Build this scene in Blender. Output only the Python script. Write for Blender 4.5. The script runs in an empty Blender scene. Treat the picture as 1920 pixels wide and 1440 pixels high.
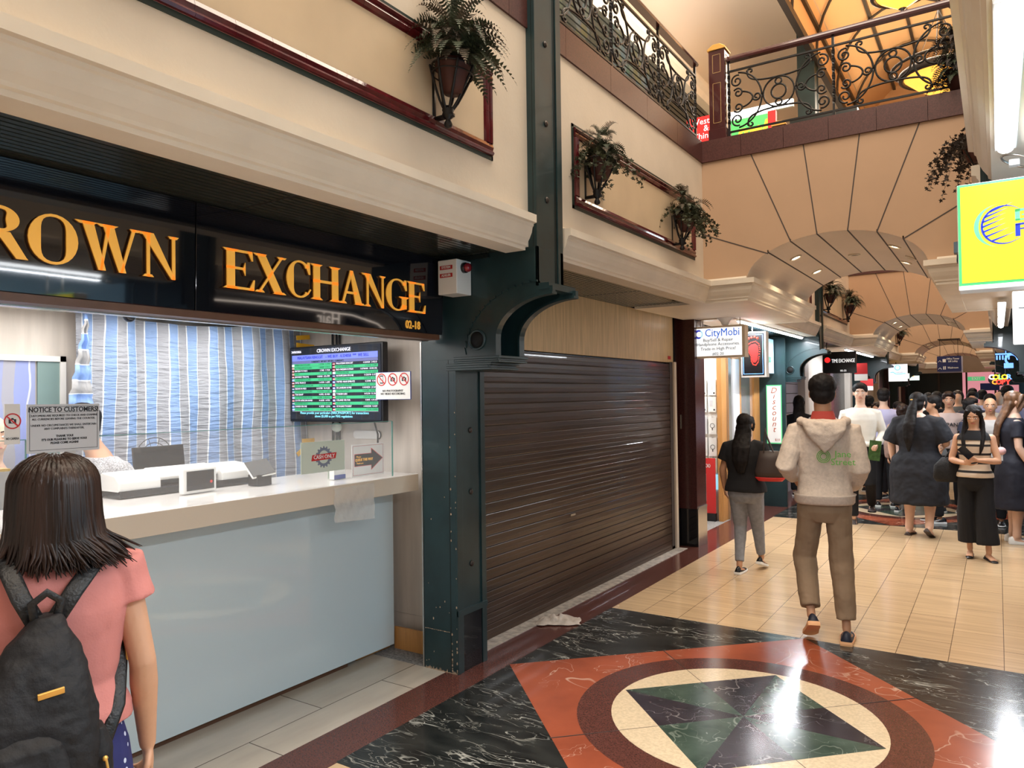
import bpy, bmesh, math, random
from mathutils import Vector, Matrix, noise
V = Vector; PI = math.pi; rnd = random.Random(7)
SC = bpy.context.scene; COL = SC.collection

# ------------------------------------------------------------------ camera
cam = bpy.data.objects.new('camera', bpy.data.cameras.new('camera')); COL.objects.link(cam)
cam.data.sensor_width = 36; cam.data.lens = 36 * 1386.27 / 1920; cam.data.clip_start = .05; cam.data.clip_end = 200
R3 = Matrix(((0.83567814, 0.01977508, 0.54886336), (0.54907368, -0.00705515, -0.83574417), (-0.0126546, 0.99977956, -0.01675381)))
cam.matrix_world = Matrix.Translation((0, 0, 1.62)) @ R3.to_4x4()
SC.camera = cam
# ------------------------------------------------------------------ world and light
W = bpy.data.worlds.new('world'); SC.world = W; W.use_nodes = True
W.node_tree.nodes['Background'].inputs[0].default_value = (1.0, .86, .72, 1)
W.node_tree.nodes['Background'].inputs[1].default_value = .62
SC.view_settings.view_transform = 'Standard'; SC.view_settings.look = 'None'
SC.view_settings.exposure = 0.32; SC.view_settings.gamma = 1; SC.view_settings.use_curve_mapping = False

def area(name, loc, size, power, col, rot=(0, 0, 0), sy=None):
    l = bpy.data.lights.new(name, 'AREA'); l.energy = power; l.color = col; l.size = size
    if sy: l.shape = 'RECTANGLE'; l.size_y = sy
    o = bpy.data.objects.new(name, l); COL.objects.link(o); o.location = loc; o.rotation_euler = rot
    return o
WARM = (1.0, .85, .68)
area('atrium_fill', (-1.0, 1.5, 7.4), 2.0, 230, WARM, (0, 0, 0), 5)  # unseen area lights added overhead as warm fill for the atrium
area('atrium_fill', (-1.0, 5.0, 7.4), 2.0, 140, WARM, (0, 0, 0), 3)
area('atrium_fill', (-1.0, 11.5, 6.9), 1.6, 34, (1, .72, .42), (PI, 0, 0), 6)  # added uplight that brightens the vault
area('atrium_fill', (-1.0, 11.5, 6.2), 1.4, 120, WARM, (0, 0, 0), 4)
area('gallery_fill', (-3.0, 6.5, 5.0), 1.2, 85, (1, .85, .7), (PI, 0, 0), 5)  # added uplight without a fitting, brightens the gallery ceiling
area('booth_light', (-3.6, 1.9, 2.10), 1.0, 32, (1, .97, .93), (0, 0, 0), 2.6)
for yy in (19.2, 26.5): area('atrium_fill', (-1.0, yy, 6.2), 1.6, 170, WARM, (0, 0, 0), 4)
def spot(loc, power, col, blend=.8, size=2.2, name='downlight_beam'):
    l = bpy.data.lights.new(name, 'SPOT'); l.energy = power; l.color = col; l.spot_size = size; l.spot_blend = blend; l.shadow_soft_size = .05
    o = bpy.data.objects.new(name, l); COL.objects.link(o); o.location = loc; return o

# ------------------------------------------------------------------ materials
MT = {}
def mat(name, col, rough=.5, metal=0, emis=None, es=0, vary=0, vs=6, bump=0, bs=40, stretch=(1, 1, 1), coat=0, alpha=None, trans=0, col2=None, ior=1.45, thr=(.35, .65)):
    m = bpy.data.materials.new(name); m.use_nodes = True; nt = m.node_tree; n = nt.nodes; L = nt.links
    b = n['Principled BSDF']; c4 = (*col, 1)
    b.inputs['Base Color'].default_value = c4; b.inputs['Roughness'].default_value = rough; b.inputs['Metallic'].default_value = metal
    b.inputs['Coat Weight'].default_value = coat; b.inputs['IOR'].default_value = ior; b.inputs['Transmission Weight'].default_value = trans
    if alpha is not None: b.inputs['Alpha'].default_value = alpha
    if emis: b.inputs['Emission Color'].default_value = (*emis, 1); b.inputs['Emission Strength'].default_value = es
    tc = n.new('ShaderNodeTexCoord'); mp = n.new('ShaderNodeMapping'); mp.inputs['Scale'].default_value = stretch
    L.new(tc.outputs['Object'], mp.inputs[0])
    if vary or col2:
        t = n.new('ShaderNodeTexNoise'); t.inputs['Scale'].default_value = vs; t.inputs['Detail'].default_value = 6
        L.new(mp.outputs[0], t.inputs['Vector'])
        r = n.new('ShaderNodeValToRGB'); r.color_ramp.elements[0].position = thr[0]; r.color_ramp.elements[1].position = thr[1]
        c2 = col2 if col2 else tuple(min(1, c * (1 + vary)) for c in col)
        r.color_ramp.elements[0].color = (*(tuple(c * (1 - vary) for c in col) if not col2 else col), 1); r.color_ramp.elements[1].color = (*c2, 1)
        L.new(t.outputs['Fac'], r.inputs[0]); L.new(r.outputs[0], b.inputs['Base Color'])
    if bump:
        t = n.new('ShaderNodeTexNoise'); t.inputs['Scale'].default_value = bs; t.inputs['Detail'].default_value = 4
        L.new(mp.outputs[0], t.inputs['Vector'])
        u = n.new('ShaderNodeBump'); u.inputs['Strength'].default_value = bump; u.inputs['Distance'].default_value = .01
        L.new(t.outputs['Fac'], u.inputs['Height']); L.new(u.outputs[0], b.inputs['Normal'])
    MT[name] = m; return m
def marble(name, base, base2, vein, scale=3.0, width=.03, rough=.12, stretch=(1, 1, 1), amt=1.0):
    m = mat(name, base, rough); nt = m.node_tree; n = nt.nodes; L = nt.links; b = n['Principled BSDF']
    tc = n.new('ShaderNodeTexCoord'); mp = n.new('ShaderNodeMapping'); mp.inputs['Scale'].default_value = stretch; mp.inputs['Rotation'].default_value = (0, 0, -.5); L.new(tc.outputs['Object'], mp.inputs[0])
    t0 = n.new('ShaderNodeTexNoise'); t0.inputs['Scale'].default_value = scale * 1.7; t0.inputs['Detail'].default_value = 7; L.new(mp.outputs[0], t0.inputs['Vector'])
    r0 = n.new('ShaderNodeValToRGB'); r0.color_ramp.elements[0].position = .35; r0.color_ramp.elements[1].position = .7
    r0.color_ramp.elements[0].color = (*base, 1); r0.color_ramp.elements[1].color = (*base2, 1); L.new(t0.outputs['Fac'], r0.inputs[0])
    fac = None
    for sc_, off in ((scale, 0), (scale * 2.3, 5)):
        mp2 = n.new('ShaderNodeMapping'); mp2.inputs['Location'].default_value = (off, off, 0); L.new(mp.outputs[0], mp2.inputs[0])
        t = n.new('ShaderNodeTexNoise'); t.inputs['Scale'].default_value = sc_; t.inputs['Detail'].default_value = 3; t.inputs['Distortion'].default_value = .55
        L.new(mp2.outputs[0], t.inputs['Vector'])
        s = n.new('ShaderNodeMath'); s.operation = 'SUBTRACT'; s.inputs[1].default_value = .5; L.new(t.outputs['Fac'], s.inputs[0])
        a = n.new('ShaderNodeMath'); a.operation = 'ABSOLUTE'; L.new(s.outputs[0], a.inputs[0])
        r = n.new('ShaderNodeMapRange'); r.inputs['From Min'].default_value = 0; r.inputs['From Max'].default_value = width * (1 if off == 0 else .7)
        r.inputs['To Min'].default_value = amt; r.inputs['To Max'].default_value = 0; L.new(a.outputs[0], r.inputs['Value'])
        if fac is None: fac = r.outputs[0]
        else:
            mx = n.new('ShaderNodeMath'); mx.operation = 'MAXIMUM'; L.new(fac, mx.inputs[0]); L.new(r.outputs[0], mx.inputs[1]); fac = mx.outputs[0]
    t3 = n.new('ShaderNodeTexNoise'); t3.inputs['Scale'].default_value = scale * .9; L.new(mp.outputs[0], t3.inputs['Vector'])
    r3 = n.new('ShaderNodeMapRange'); r3.inputs['From Min'].default_value = .42; r3.inputs['From Max'].default_value = .62; L.new(t3.outputs['Fac'], r3.inputs['Value'])
    ml = n.new('ShaderNodeMath'); ml.operation = 'MULTIPLY'; L.new(fac, ml.inputs[0]); L.new(r3.outputs[0], ml.inputs[1])
    mix = n.new('ShaderNodeMix'); mix.data_type = 'RGBA'; L.new(ml.outputs[0], mix.inputs[0]); L.new(r0.outputs[0], mix.inputs[6]); mix.inputs[7].default_value = (*vein, 1)
    L.new(mix.outputs[2], b.inputs['Base Color']); return m
def bricks(name, c1, c2, mortar, w, h, ms, rough=.3, rot=0, offset=.5, grain=None, loc=(0, 0, 0), vertical=False):
    m = mat(name, c1, rough); nt = m.node_tree; n = nt.nodes; L = nt.links; b = n['Principled BSDF']
    tc = n.new('ShaderNodeTexCoord'); mp = n.new('ShaderNodeMapping'); mp.inputs['Rotation'].default_value = (0, 0, rot); mp.inputs['Location'].default_value = loc
    if vertical: mp.inputs['Rotation'].default_value = (0, PI / 2, 0)
    L.new(tc.outputs['Object'], mp.inputs[0])
    br = n.new('ShaderNodeTexBrick'); br.offset = offset; br.inputs['Scale'].default_value = 1; br.inputs['Brick Width'].default_value = w; br.inputs['Row Height'].default_value = h
    br.inputs['Mortar Size'].default_value = ms; br.inputs['Mortar Smooth'].default_value = .1; br.inputs['Bias'].default_value = 0
    br.inputs['Color1'].default_value = (*c1, 1); br.inputs['Color2'].default_value = (*c2, 1); br.inputs['Mortar'].default_value = (*mortar, 1)
    L.new(mp.outputs[0], br.inputs['Vector']); out = br.outputs['Color']
    if grain:
        mp2 = n.new('ShaderNodeMapping'); mp2.inputs['Scale'].default_value = grain[0]; L.new(tc.outputs['Object'], mp2.inputs[0])
        t = n.new('ShaderNodeTexNoise'); t.inputs['Scale'].default_value = grain[1]; t.inputs['Detail'].default_value = 4; L.new(mp2.outputs[0], t.inputs['Vector'])
        r = n.new('ShaderNodeMapRange'); r.inputs['From Min'].default_value = .3; r.inputs['From Max'].default_value = .7; r.inputs['To Min'].default_value = grain[2]; r.inputs['To Max'].default_value = 1.06
        L.new(t.outputs['Fac'], r.inputs['Value'])
        mx = n.new('ShaderNodeVectorMath'); mx.operation = 'SCALE'; L.new(out, mx.inputs[0]); L.new(r.outputs[0], mx.inputs['Scale']); out = mx.outputs[0]
    L.new(out, b.inputs['Base Color']); return m
def stripes(name, axis, cols, period, rough=.5, warp=.0, line=None, bump=.0, bstretch=(1, 1, 1), bs=30):
    """hard stripes along an object axis: cols = [(pos,col)...]"""
    m = mat(name, cols[0][1], rough); nt = m.node_tree; n = nt.nodes; L = nt.links; b = n['Principled BSDF']
    tc = n.new('ShaderNodeTexCoord'); sp = n.new('ShaderNodeSeparateXYZ'); L.new(tc.outputs['Object'], sp.inputs[0]); src = sp.outputs[axis]
    if warp:
        t = n.new('ShaderNodeTexNoise'); t.inputs['Scale'].default_value = 4; L.new(tc.outputs['Object'], t.inputs['Vector'])
        ma = n.new('ShaderNodeMath'); ma.operation = 'MULTIPLY_ADD'; ma.inputs[1].default_value = warp; L.new(t.outputs['Fac'], ma.inputs[0]); L.new(src, ma.inputs[2]); src = ma.outputs[0]
    d = n.new('ShaderNodeMath'); d.operation = 'DIVIDE'; d.inputs[1].default_value = period; L.new(src, d.inputs[0])
    f = n.new('ShaderNodeMath'); f.operation = 'FRACT'; L.new(d.outputs[0], f.inputs[0])
    r = n.new('ShaderNodeValToRGB'); r.color_ramp.interpolation = 'CONSTANT'; e = r.color_ramp.elements
    while len(e) < len(cols): e.new(.5)
    for i, (p, c) in enumerate(cols): e[i].position = p
    for i, (p, c) in enumerate(cols): e[i].color = (*c, 1)
    L.new(f.outputs[0], r.inputs[0]); L.new(r.outputs[0], b.inputs['Base Color'])
    if bump:
        mp = n.new('ShaderNodeMapping'); mp.inputs['Scale'].default_value = bstretch; L.new(tc.outputs['Object'], mp.inputs[0])
        t = n.new('ShaderNodeTexNoise'); t.inputs['Scale'].default_value = bs; t.inputs['Detail'].default_value = 5; L.new(mp.outputs[0], t.inputs['Vector'])
        u = n.new('ShaderNodeBump'); u.inputs['Strength'].default_value = bump; u.inputs['Distance'].default_value = .02
        L.new(t.outputs['Fac'], u.inputs['Height']); L.new(u.outputs[0], b.inputs['Normal'])
    return m
def dots(name, base, dot, scale, rad, rough=.8):
    m = mat(name, base, rough); nt = m.node_tree; n = nt.nodes; L = nt.links; b = n['Principled BSDF']
    tc = n.new('ShaderNodeTexCoord'); v = n.new('ShaderNodeTexVoronoi'); v.inputs['Scale'].default_value = scale; v.inputs['Randomness'].default_value = .25
    L.new(tc.outputs['Object'], v.inputs['Vector']); c = n.new('ShaderNodeMath'); c.operation = 'LESS_THAN'; c.inputs[1].default_value = rad; L.new(v.outputs['Distance'], c.inputs[0])
    mix = n.new('ShaderNodeMix'); mix.data_type = 'RGBA'; L.new(c.outputs[0], mix.inputs[0]); mix.inputs[6].default_value = (*base, 1); mix.inputs[7].default_value = (*dot, 1)
    L.new(mix.outputs[2], b.inputs['Base Color']); return m

mat('plaster', (.66, .57, .46), .6, vary=.05, vs=2.5, bump=.08, bs=60)
mat('cornice', (.74, .66, .55), .5, vary=.05, vs=4)
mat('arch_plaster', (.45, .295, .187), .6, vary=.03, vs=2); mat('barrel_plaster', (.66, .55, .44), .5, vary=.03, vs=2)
mat('groove', (.06, .045, .04), .7)
mat('infill', (.62, .48, .32), .35, vary=.06, vs=3)
mat('maroon_tile', (.085, .009, .012), .12, vary=.25, vs=14, coat=.5)
mat('grout', (.30, .14, .12), .7)
mat('frame_green', (.016, .030, .024), .4)
mat('granite_red', (.075, .026, .022), .38, vary=.25, vs=120)
mat('granite_floor', (.10, .036, .028), .14, vary=.35, vs=160)
mat('green_paint', (.012, .032, .036), .34, vary=.2, vs=5, coat=.15)
mat('green_dark', (.008, .014, .014), .3, vary=.1)
mat('chip', (.42, .30, .20), .8, vary=.3, vs=60)
mat('slat', (.040, .044, .036), .22, coat=.4)
mat('slat_gap', (.002, .002, .002), .8)
mat('bolt', (.05, .04, .035), .45, metal=.5)
mat('iron', (.007, .006, .006), .4, metal=.2)
mat('handrail', (.060, .014, .014), .22, coat=.5, vary=.1)
mat('gold', (.75, .45, .12), .35, metal=.6)
mat('gold_thin', (.55, .36, .14), .5)
mat('sign_black', (.006, .007, .011), .05, coat=.6, vary=.2, vs=2)
mat('letter_gold', (.98, .52, .085), .4, emis=(1, .46, .06), es=.22)  # slight glow put into the gold to lift the weakly lit letters
mat('letter_edge', (.28, .11, .02), .35, metal=.6)
mat('wood_light', (.58, .42, .22), .45, vary=.14, vs=9, stretch=(1, 5, .35))
mat('wood_orange', (.50, .24, .075), .4, vary=.1, vs=10, stretch=(5, 5, .4))
mat('wood_brown', (.12, .055, .03), .4, vary=.15, vs=10)
mat('panel_cream', (.62, .56, .50), .45, vary=.07, vs=7, stretch=(3, 3, .25))
mat('counter_top', (.82, .79, .76), .10, vary=.03)
mat('counter_edge', (.72, .62, .50), .22)
mat('apron_glass', (.60, .70, .74), .05, coat=.6)
mat('steel', (.55, .53, .50), .25, metal=.9)
mat('white_paint', (.78, .76, .73), .5)
mat('white_plastic', (.80, .80, .78), .35)
mat('black_plastic', (.012, .012, .014), .25)
mat('black_gloss', (.008, .008, .010), .06)
mat('tube_glow', (1, 1, 1), .5, emis=(.93, .97, 1.0), es=14)
mat('down_glow', (1, 1, 1), .5, emis=(1, .86, .6), es=16)
mat('white_lit', (.9, .9, .9), .4, emis=(.95, .98, 1), es=.75)
mat('paper', (.80, .80, .78), .6)
mat('paper_grey', (.62, .63, .66), .25)
mat('paper_mint', (.66, .74, .64), .4)
mat('ink', (.02, .02, .025), .6)
mat('ink_blue', (.04, .07, .30), .6)
mat('red', (.62, .03, .03), .5)
mat('label_red', (.45, .02, .02), .5)
mat('tape', (.80, .42, .02), .5)
mat('terracotta', (.055, .014, .010), .6, vary=.15)
mat('fern', (.045, .060, .032), .7, vary=.45, vs=20)
mat('fern_dry', (.110, .085, .060), .8, vary=.3, vs=25)
mat('ivy', (.045, .052, .026), .6, vary=.45, vs=30)
mat('dark_leaf', (.030, .022, .018), .7, vary=.4, vs=30)
mat('stem', (.05, .04, .02), .7)
mat('skin', (.58, .32, .20), .5, vary=.05, vs=9, bump=.03, bs=90)
mat('skin_tan', (.50, .26, .15), .5, vary=.05, vs=9)
mat('skin_pale', (.66, .42, .31), .5, vary=.05, vs=9)
mat('lips', (.42, .12, .10), .45)
mat('eye_dark', (.015, .010, .008), .2)
mat('hair_black', (.009, .007, .007), .6, bump=.2, bs=60, stretch=(1, 1, .06), vary=.4, vs=50, ior=1.3)
mat('hair_brown', (.020, .009, .006), .40, ior=1.4, bump=.35, bs=70, stretch=(1, 1, .05), vary=.55, vs=40)
mat('hair_light', (.12, .055, .025), .45, bump=.25, bs=60, stretch=(1, 1, .06), vary=.4, vs=30)
mat('hair_grey', (.22, .20, .19), .5, bump=.2, bs=60, vary=.3)
mat('floor_mat_grey', (.20, .19, .18), .9, vary=.4, vs=60)
mat('amber', (.9, .40, .06), .4, emis=(1, .42, .06), es=1.6, vary=.3, vs=14)
mat('glass', (.86, .97, .94), .01, trans=1, ior=1.46)
mat('glass_edge', (.10, .28, .24), .1)
mat('clear', (1, 1, 1), .02, alpha=.12, ior=1.7)
mat('plastic_film', (.9, .86, .8), .18, alpha=.45, bump=.6, bs=25)

# ------------------------------------------------------------------ mesh builder
class MB:
    def __init__(s): s.v = []; s.f = []; s.m = []; s.ms = []; s.cur = 0
    def mat(s, name):
        if name not in s.ms: s.ms.append(name)
        s.cur = s.ms.index(name); return s
    def face(s, pts):
        i = len(s.v); s.v += [tuple(p) for p in pts]; s.f.append(tuple(range(i, i + len(pts)))); s.m.append(s.cur); return s
    def box(s, a, b, M=None):
        x0, y0, z0 = a; x1, y1, z1 = b; i = len(s.v)
        p = [V((x, y, z)) for z in (z0, z1) for (x, y) in ((x0, y0), (x1, y0), (x1, y1), (x0, y1))]
        if M: p = [M @ q for q in p]
        s.v += [tuple(q) for q in p]
        for q in ((0, 3, 2, 1), (4, 5, 6, 7), (0, 1, 5, 4), (1, 2, 6, 5), (2, 3, 7, 6), (3, 0, 4, 7)):
            s.f.append(tuple(i + k for k in q)); s.m.append(s.cur)
        return s
    def prism(s, poly, d0, d1, fr):
        """poly 2D points; fr(u,v,d)->xyz"""
        n = len(poly); i = len(s.v)
        s.v += [tuple(fr(u, v, d0)) for u, v in poly] + [tuple(fr(u, v, d1)) for u, v in poly]
        s.f.append(tuple(i + k for k in range(n))); s.f.append(tuple(i + n + k for k in reversed(range(n)))); s.m += [s.cur] * 2
        for k in range(n):
            s.f.append((i + k, i + (k + 1) % n, i + n + (k + 1) % n, i + n + k)); s.m.append(s.cur)
        return s
    def loft(s, rings, cap=True, closed=False):
        n = len(rings[0]); i = len(s.v)
        for r in rings: s.v += [tuple(p) for p in r]
        R = len(rings)
        for a in range(R if closed else R - 1):
            b = (a + 1) % R
            for k in range(n):
                k2 = (k + 1) % n; s.f.append((i + a * n + k, i + a * n + k2, i + b * n + k2, i + b * n + k)); s.m.append(s.cur)
        if cap and not closed:
            s.f.append(tuple(i + k for k in reversed(range(n)))); s.f.append(tuple(i + (R - 1) * n + k for k in range(n))); s.m += [s.cur] * 2
        return s
    def sheet(s, rows):
        i = len(s.v); n = len(rows[0])
        for r in rows: s.v += [tuple(p) for p in r]
        for a in range(len(rows) - 1):
            for k in range(n - 1):
                s.f.append((i + a * n + k, i + a * n + k + 1, i + (a + 1) * n + k + 1, i + (a + 1) * n + k)); s.m.append(s.cur)
        return s
    def tube(s, pts, r, n=8, ref=None, rnd_end=True, closed=False, p=2):
        pts = [V(q) for q in pts]; N = len(pts)
        rr = list(r) if isinstance(r, list) else [r] * N
        rings = []; u = None
        for k in range(N):
            if closed: t = (pts[(k + 1) % N] - pts[k - 1])
            else: t = pts[min(k + 1, N - 1)] - pts[max(k - 1, 0)]
            t.normalize()
            if u is None:
                a = V(ref) if ref else (V((0, 0, 1)) if abs(t.z) < .9 else V((0, 1, 0)))
                u = (a - t * a.dot(t)).normalized()
            else: u = (u - t * u.dot(t)).normalized()
            if ref: a = V(ref); u = (a - t * a.dot(t)).normalized()
            w = t.cross(u); q = rr[k]; ru, rv = (q if isinstance(q, (list, tuple)) else (q, q))
            def ring(c, f):
                out = []
                for j in range(n):
                    th = 2 * PI * j / n; cu, sv = math.cos(th), math.sin(th)
                    cu = math.copysign(abs(cu) ** (2 / p), cu); sv = math.copysign(abs(sv) ** (2 / p), sv)
                    out.append(c + u * ru * cu * f + w * rv * sv * f)
                return out
            m = min(ru, rv)
            if rnd_end and not closed and k == 0:
                for a_ in (80, 50, 25): rings.append(ring(pts[0] - t * m * math.sin(math.radians(a_)), math.cos(math.radians(a_))))
            rings.append(ring(pts[k], 1))
            if rnd_end and not closed and k == N - 1:
                for a_ in (25, 50, 80): rings.append(ring(pts[-1] + t * m * math.sin(math.radians(a_)), math.cos(math.radians(a_))))
        return s.loft(rings, closed=closed)
    def lathe(s, prof, c=(0, 0, 0), n=20, M=None, cap=True):
        rings = []
        for r, z in prof:
            q = [V((c[0] + r * math.cos(2 * PI * k / n), c[1] + r * math.sin(2 * PI * k / n), c[2] + z)) for k in range(n)]
            rings.append([M @ x for x in q] if M else q)
        return s.loft(rings, cap=cap)
    def ball(s, c, r, n=14, M=None):
        rx, ry, rz = r if isinstance(r, (tuple, list)) else (r, r, r); rings = []
        for k in range(n // 2 + 1):
            a = -PI / 2 + PI * (k + .02) / (n / 2 + .04)
            q = [V((rx * math.cos(a) * math.cos(2 * PI * j / n), ry * math.cos(a) * math.sin(2 * PI * j / n), rz * math.sin(a))) for j in range(n)]
            rings.append([(M @ x if M else x) + V(c) for x in q])
        return s.loft(rings)
    def build(s, name, parent=None, material=None, smooth=False, bevel=0, local=False, recalc=True, **kw):
        me = bpy.data.meshes.new(name); me.from_pydata(s.v, [], s.f)
        ms = s.ms if s.ms else [material]
        for q in ms: me.materials.append(MT[q])
        me.polygons.foreach_set('material_index', s.m)
        if smooth: me.polygons.foreach_set('use_smooth', [True] * len(me.polygons))
        if recalc:
            bm = bmesh.new(); bm.from_mesh(me); bmesh.ops.recalc_face_normals(bm, faces=bm.faces); bm.to_mesh(me); bm.free()
        me.update(); o = bpy.data.objects.new(name, me); COL.objects.link(o)
        if bevel:
            b = o.modifiers.new('bevel', 'BEVEL'); b.width = bevel; b.segments = 2; b.limit_method = 'ANGLE'; b.angle_limit = .6
        if parent:
            o.parent = parent
            if not local: o.matrix_parent_inverse = (Matrix.Translation(parent.location) @ parent.rotation_euler.to_matrix().to_4x4()).inverted()
        for k, v in kw.items(): o[k] = v
        return o
def thing(name, label, cat, loc=(0, 0, 0), rz=0, group=None):
    o = bpy.data.objects.new(name, None); COL.objects.link(o); o.location = loc; o.rotation_euler = (0, 0, rz); o.empty_display_size = .1
    tag(o, label, cat, group); return o
def tag(o, label, cat, group=None):
    o['label'] = label; o['category'] = cat
    if group: o['group'] = group
    return o
def struct(o, label=None):
    o['kind'] = 'structure'
    if label: o['label'] = label
    return o
def copy_tree(o, parent=None):
    c = o.copy(); COL.objects.link(c)
    if parent: c.parent = parent
    for ch in list(o.children): copy_tree(ch, c)
    return c
def text(name, body, size, org, right, up, material, parent, align='CENTER', ext=.001, width=1.0, bold=0, spacing=1.0, line=1.0, shear=0, res=2, label=None, local=False):
    cu = bpy.data.curves.new(name, 'FONT'); cu.body = body; cu.size = size; cu.align_x = align; cu.align_y = 'CENTER'; cu.extrude = ext; cu.resolution_u = res
    cu.offset = bold; cu.space_character = spacing; cu.space_line = line; cu.shear = shear
    t = bpy.data.objects.new(name, cu); COL.objects.link(t)
    bpy.context.view_layer.update(); dg = bpy.context.evaluated_depsgraph_get()
    me = bpy.data.meshes.new_from_object(t.evaluated_get(dg)); bpy.data.objects.remove(t)
    r = V(right).normalized(); u = V(up).normalized(); n_ = r.cross(u)
    M = Matrix.Translation(V(org)) @ Matrix((r * width, u, n_)).transposed().to_4x4()
    me.transform(M); me.materials.clear(); me.materials.append(MT[material])
    o = bpy.data.objects.new(name, me); COL.objects.link(o)
    if parent:
        o.parent = parent
        if not local: o.matrix_parent_inverse = (Matrix.Translation(parent.location) @ parent.rotation_euler.to_matrix().to_4x4()).inverted()
    if label: o['label'] = label
    return o
FX = lambda u, v, d: (u, d, v)      # poly in xz, extruded along y
FY = lambda u, v, d: (d, u, v)      # poly in yz, extruded along x
FZ = lambda u, v, d: (u, v, d)
CX = -1.094                         # axis of the corridor
mir = lambda x: 2 * CX - x
mir4 = lambda x: mir(x) + .062
PER = 7.66
YM = [-3.925, 3.735, 11.395, 19.055, 26.715]   # centres of the floor medallions

# ================================================================== FLOOR
bricks('tile_floor', (.66, .47, .28), (.60, .42, .25), (.16, .10, .06), .62, .281, .0022, rough=.16, rot=PI / 2, offset=.5, grain=((1.2, 26, 1), 1.0, .80), loc=(.245, 0, 0))
bricks('tile_shop', (.56, .50, .42), (.50, .44, .36), (.10, .08, .06), .9, .44, .003, rough=.14, rot=PI / 2, grain=((5, 1.2, 1), 1.5, .85), loc=(0, .35, 0))
marble('marble_black', (.008, .009, .009), (.030, .032, .030), (.42, .42, .38), scale=3.2, width=.013, rough=.17, stretch=(.8, 2.4, 1))
marble('marble_red', (.36, .088, .042), (.25, .06, .030), (.72, .52, .40), scale=1.6, width=.006, rough=.18, amt=.8)
marble('marble_green', (.035, .060, .045), (.070, .105, .082), (.35, .40, .34), scale=3.5, width=.012, rough=.18, amt=.6)
marble('marble_dark', (.022, .019, .025), (.045, .038, .048), (.45, .42, .40), scale=3, width=.012, rough=.18, amt=.7)
mat('granite_cream', (.70, .56, .38), .14, vary=.10, vs=70)
fl = MB()
fl.mat('tile_floor').box((-2.49, -3, -.06), (mir(-2.49), 34, 0))
for s_ in (0, 1):
    X = (lambda x: mir(x)) if s_ else (lambda x: x)
    def strip(m, xa, xb, ya, yb, z): a, b = sorted((X(xa), X(xb))); fl.mat(m).box((a, ya, -.06), (b, yb, z))
    strip('granite_floor', -2.75, -2.49, -3, 34, .001)
    strip('granite_floor', -2.90, -2.75, 3.44, 34, .001)
    strip('tile_shop', -5.2, -2.75, -3, 3.44, 0)
    strip('floor_mat_grey', -5.2, -2.90, 3.44, 34, 0)
hd = 1.402
for ym in YM:
    P = lambda pts: [(CX + u, ym + v) for u, v in pts]
    circ = lambda r, n=72: [(r * math.cos(2 * PI * k / n), r * math.sin(2 * PI * k / n)) for k in range(n)]
    fl.mat('marble_black').prism(P([(-hd, -hd), (hd, -hd), (hd, hd), (-hd, hd)]), -.05, .0015, FZ)
    fl.mat('marble_red').prism(P([(-hd, 0), (0, -hd), (hd, 0), (0, hd)]), -.05, .0030, FZ)
    fl.mat('granite_floor').prism(P(circ(.830)), -.05, .0042, FZ)
    fl.mat('granite_cream').prism(P(circ(.655)), -.05, .0054, FZ)
    r = .64; c8 = []
    for k in range(8):
        a = k * PI / 4; rr = r if k % 2 == 0 else r / math.sqrt(2); c8.append((rr * math.cos(a), rr * math.sin(a)))
    for k in range(8):
        fl.mat('marble_green' if k % 2 else 'marble_dark').prism(P([(0, 0), c8[k], c8[(k + 1) % 8]]), -.05, .0066, FZ)
    for k in (1, 3, 5, 7):
        a = k * PI / 4; d = V((math.cos(a), math.sin(a), 0)); n_ = V((-d.y, d.x, 0)) * .0015
        for m_, r0, r1 in (('groove', .455, 1.0),):
            q = [d * r0 - n_, d * r1 - n_, d * r1 + n_, d * r0 + n_]; fl.mat(m_).prism(P([(p.x, p.y) for p in q]), -.05, .0060, FZ)
struct(fl.build('floor'))

# ================================================================== SHELL
def sweep(mb, prof, path, z0=0):
    """profile (offset to the right of travel, z) swept along a 2D path with mitred corners"""
    P = [V((x, y)) for x, y in path]; rings = []
    for i, p in enumerate(P):
        ns = []
        if i > 0: d = (P[i] - P[i - 1]).normalized(); ns.append(V((d.y, -d.x)))
        if i < len(P) - 1: d = (P[i + 1] - P[i]).normalized(); ns.append(V((d.y, -d.x)))
        n_ = ns[0] if len(ns) == 1 else (ns[0] + ns[1]) / (1 + ns[0].dot(ns[1]))
        rings.append([(p.x + n_.x * o, p.y + n_.y * o, z + z0) for o, z in prof])
    mb.loft(rings)
CORN = [(-.11, 2.41), (.018, 2.41), (.018, 2.428), (.028, 2.434), (.030, 2.446), (.046, 2.470), (.060, 2.500), (.066, 2.528), (.072, 2.534), (.074, 2.546), (.092, 2.550), (.092, 2.592), (.010, 2.598), (.006, 2.620), (-.11, 2.62)]
XF = -2.14; BD = 2.35     # fascia plane, bridge depth
def bay_range(k): return (-1.31 - 1.0 if k == 0 else 8.70 + PER * (k - 1), 6.35 + PER * k)   # open bays between bridges
YC = [3.44 + PER * k for k in range(4)]     # column fronts
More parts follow.
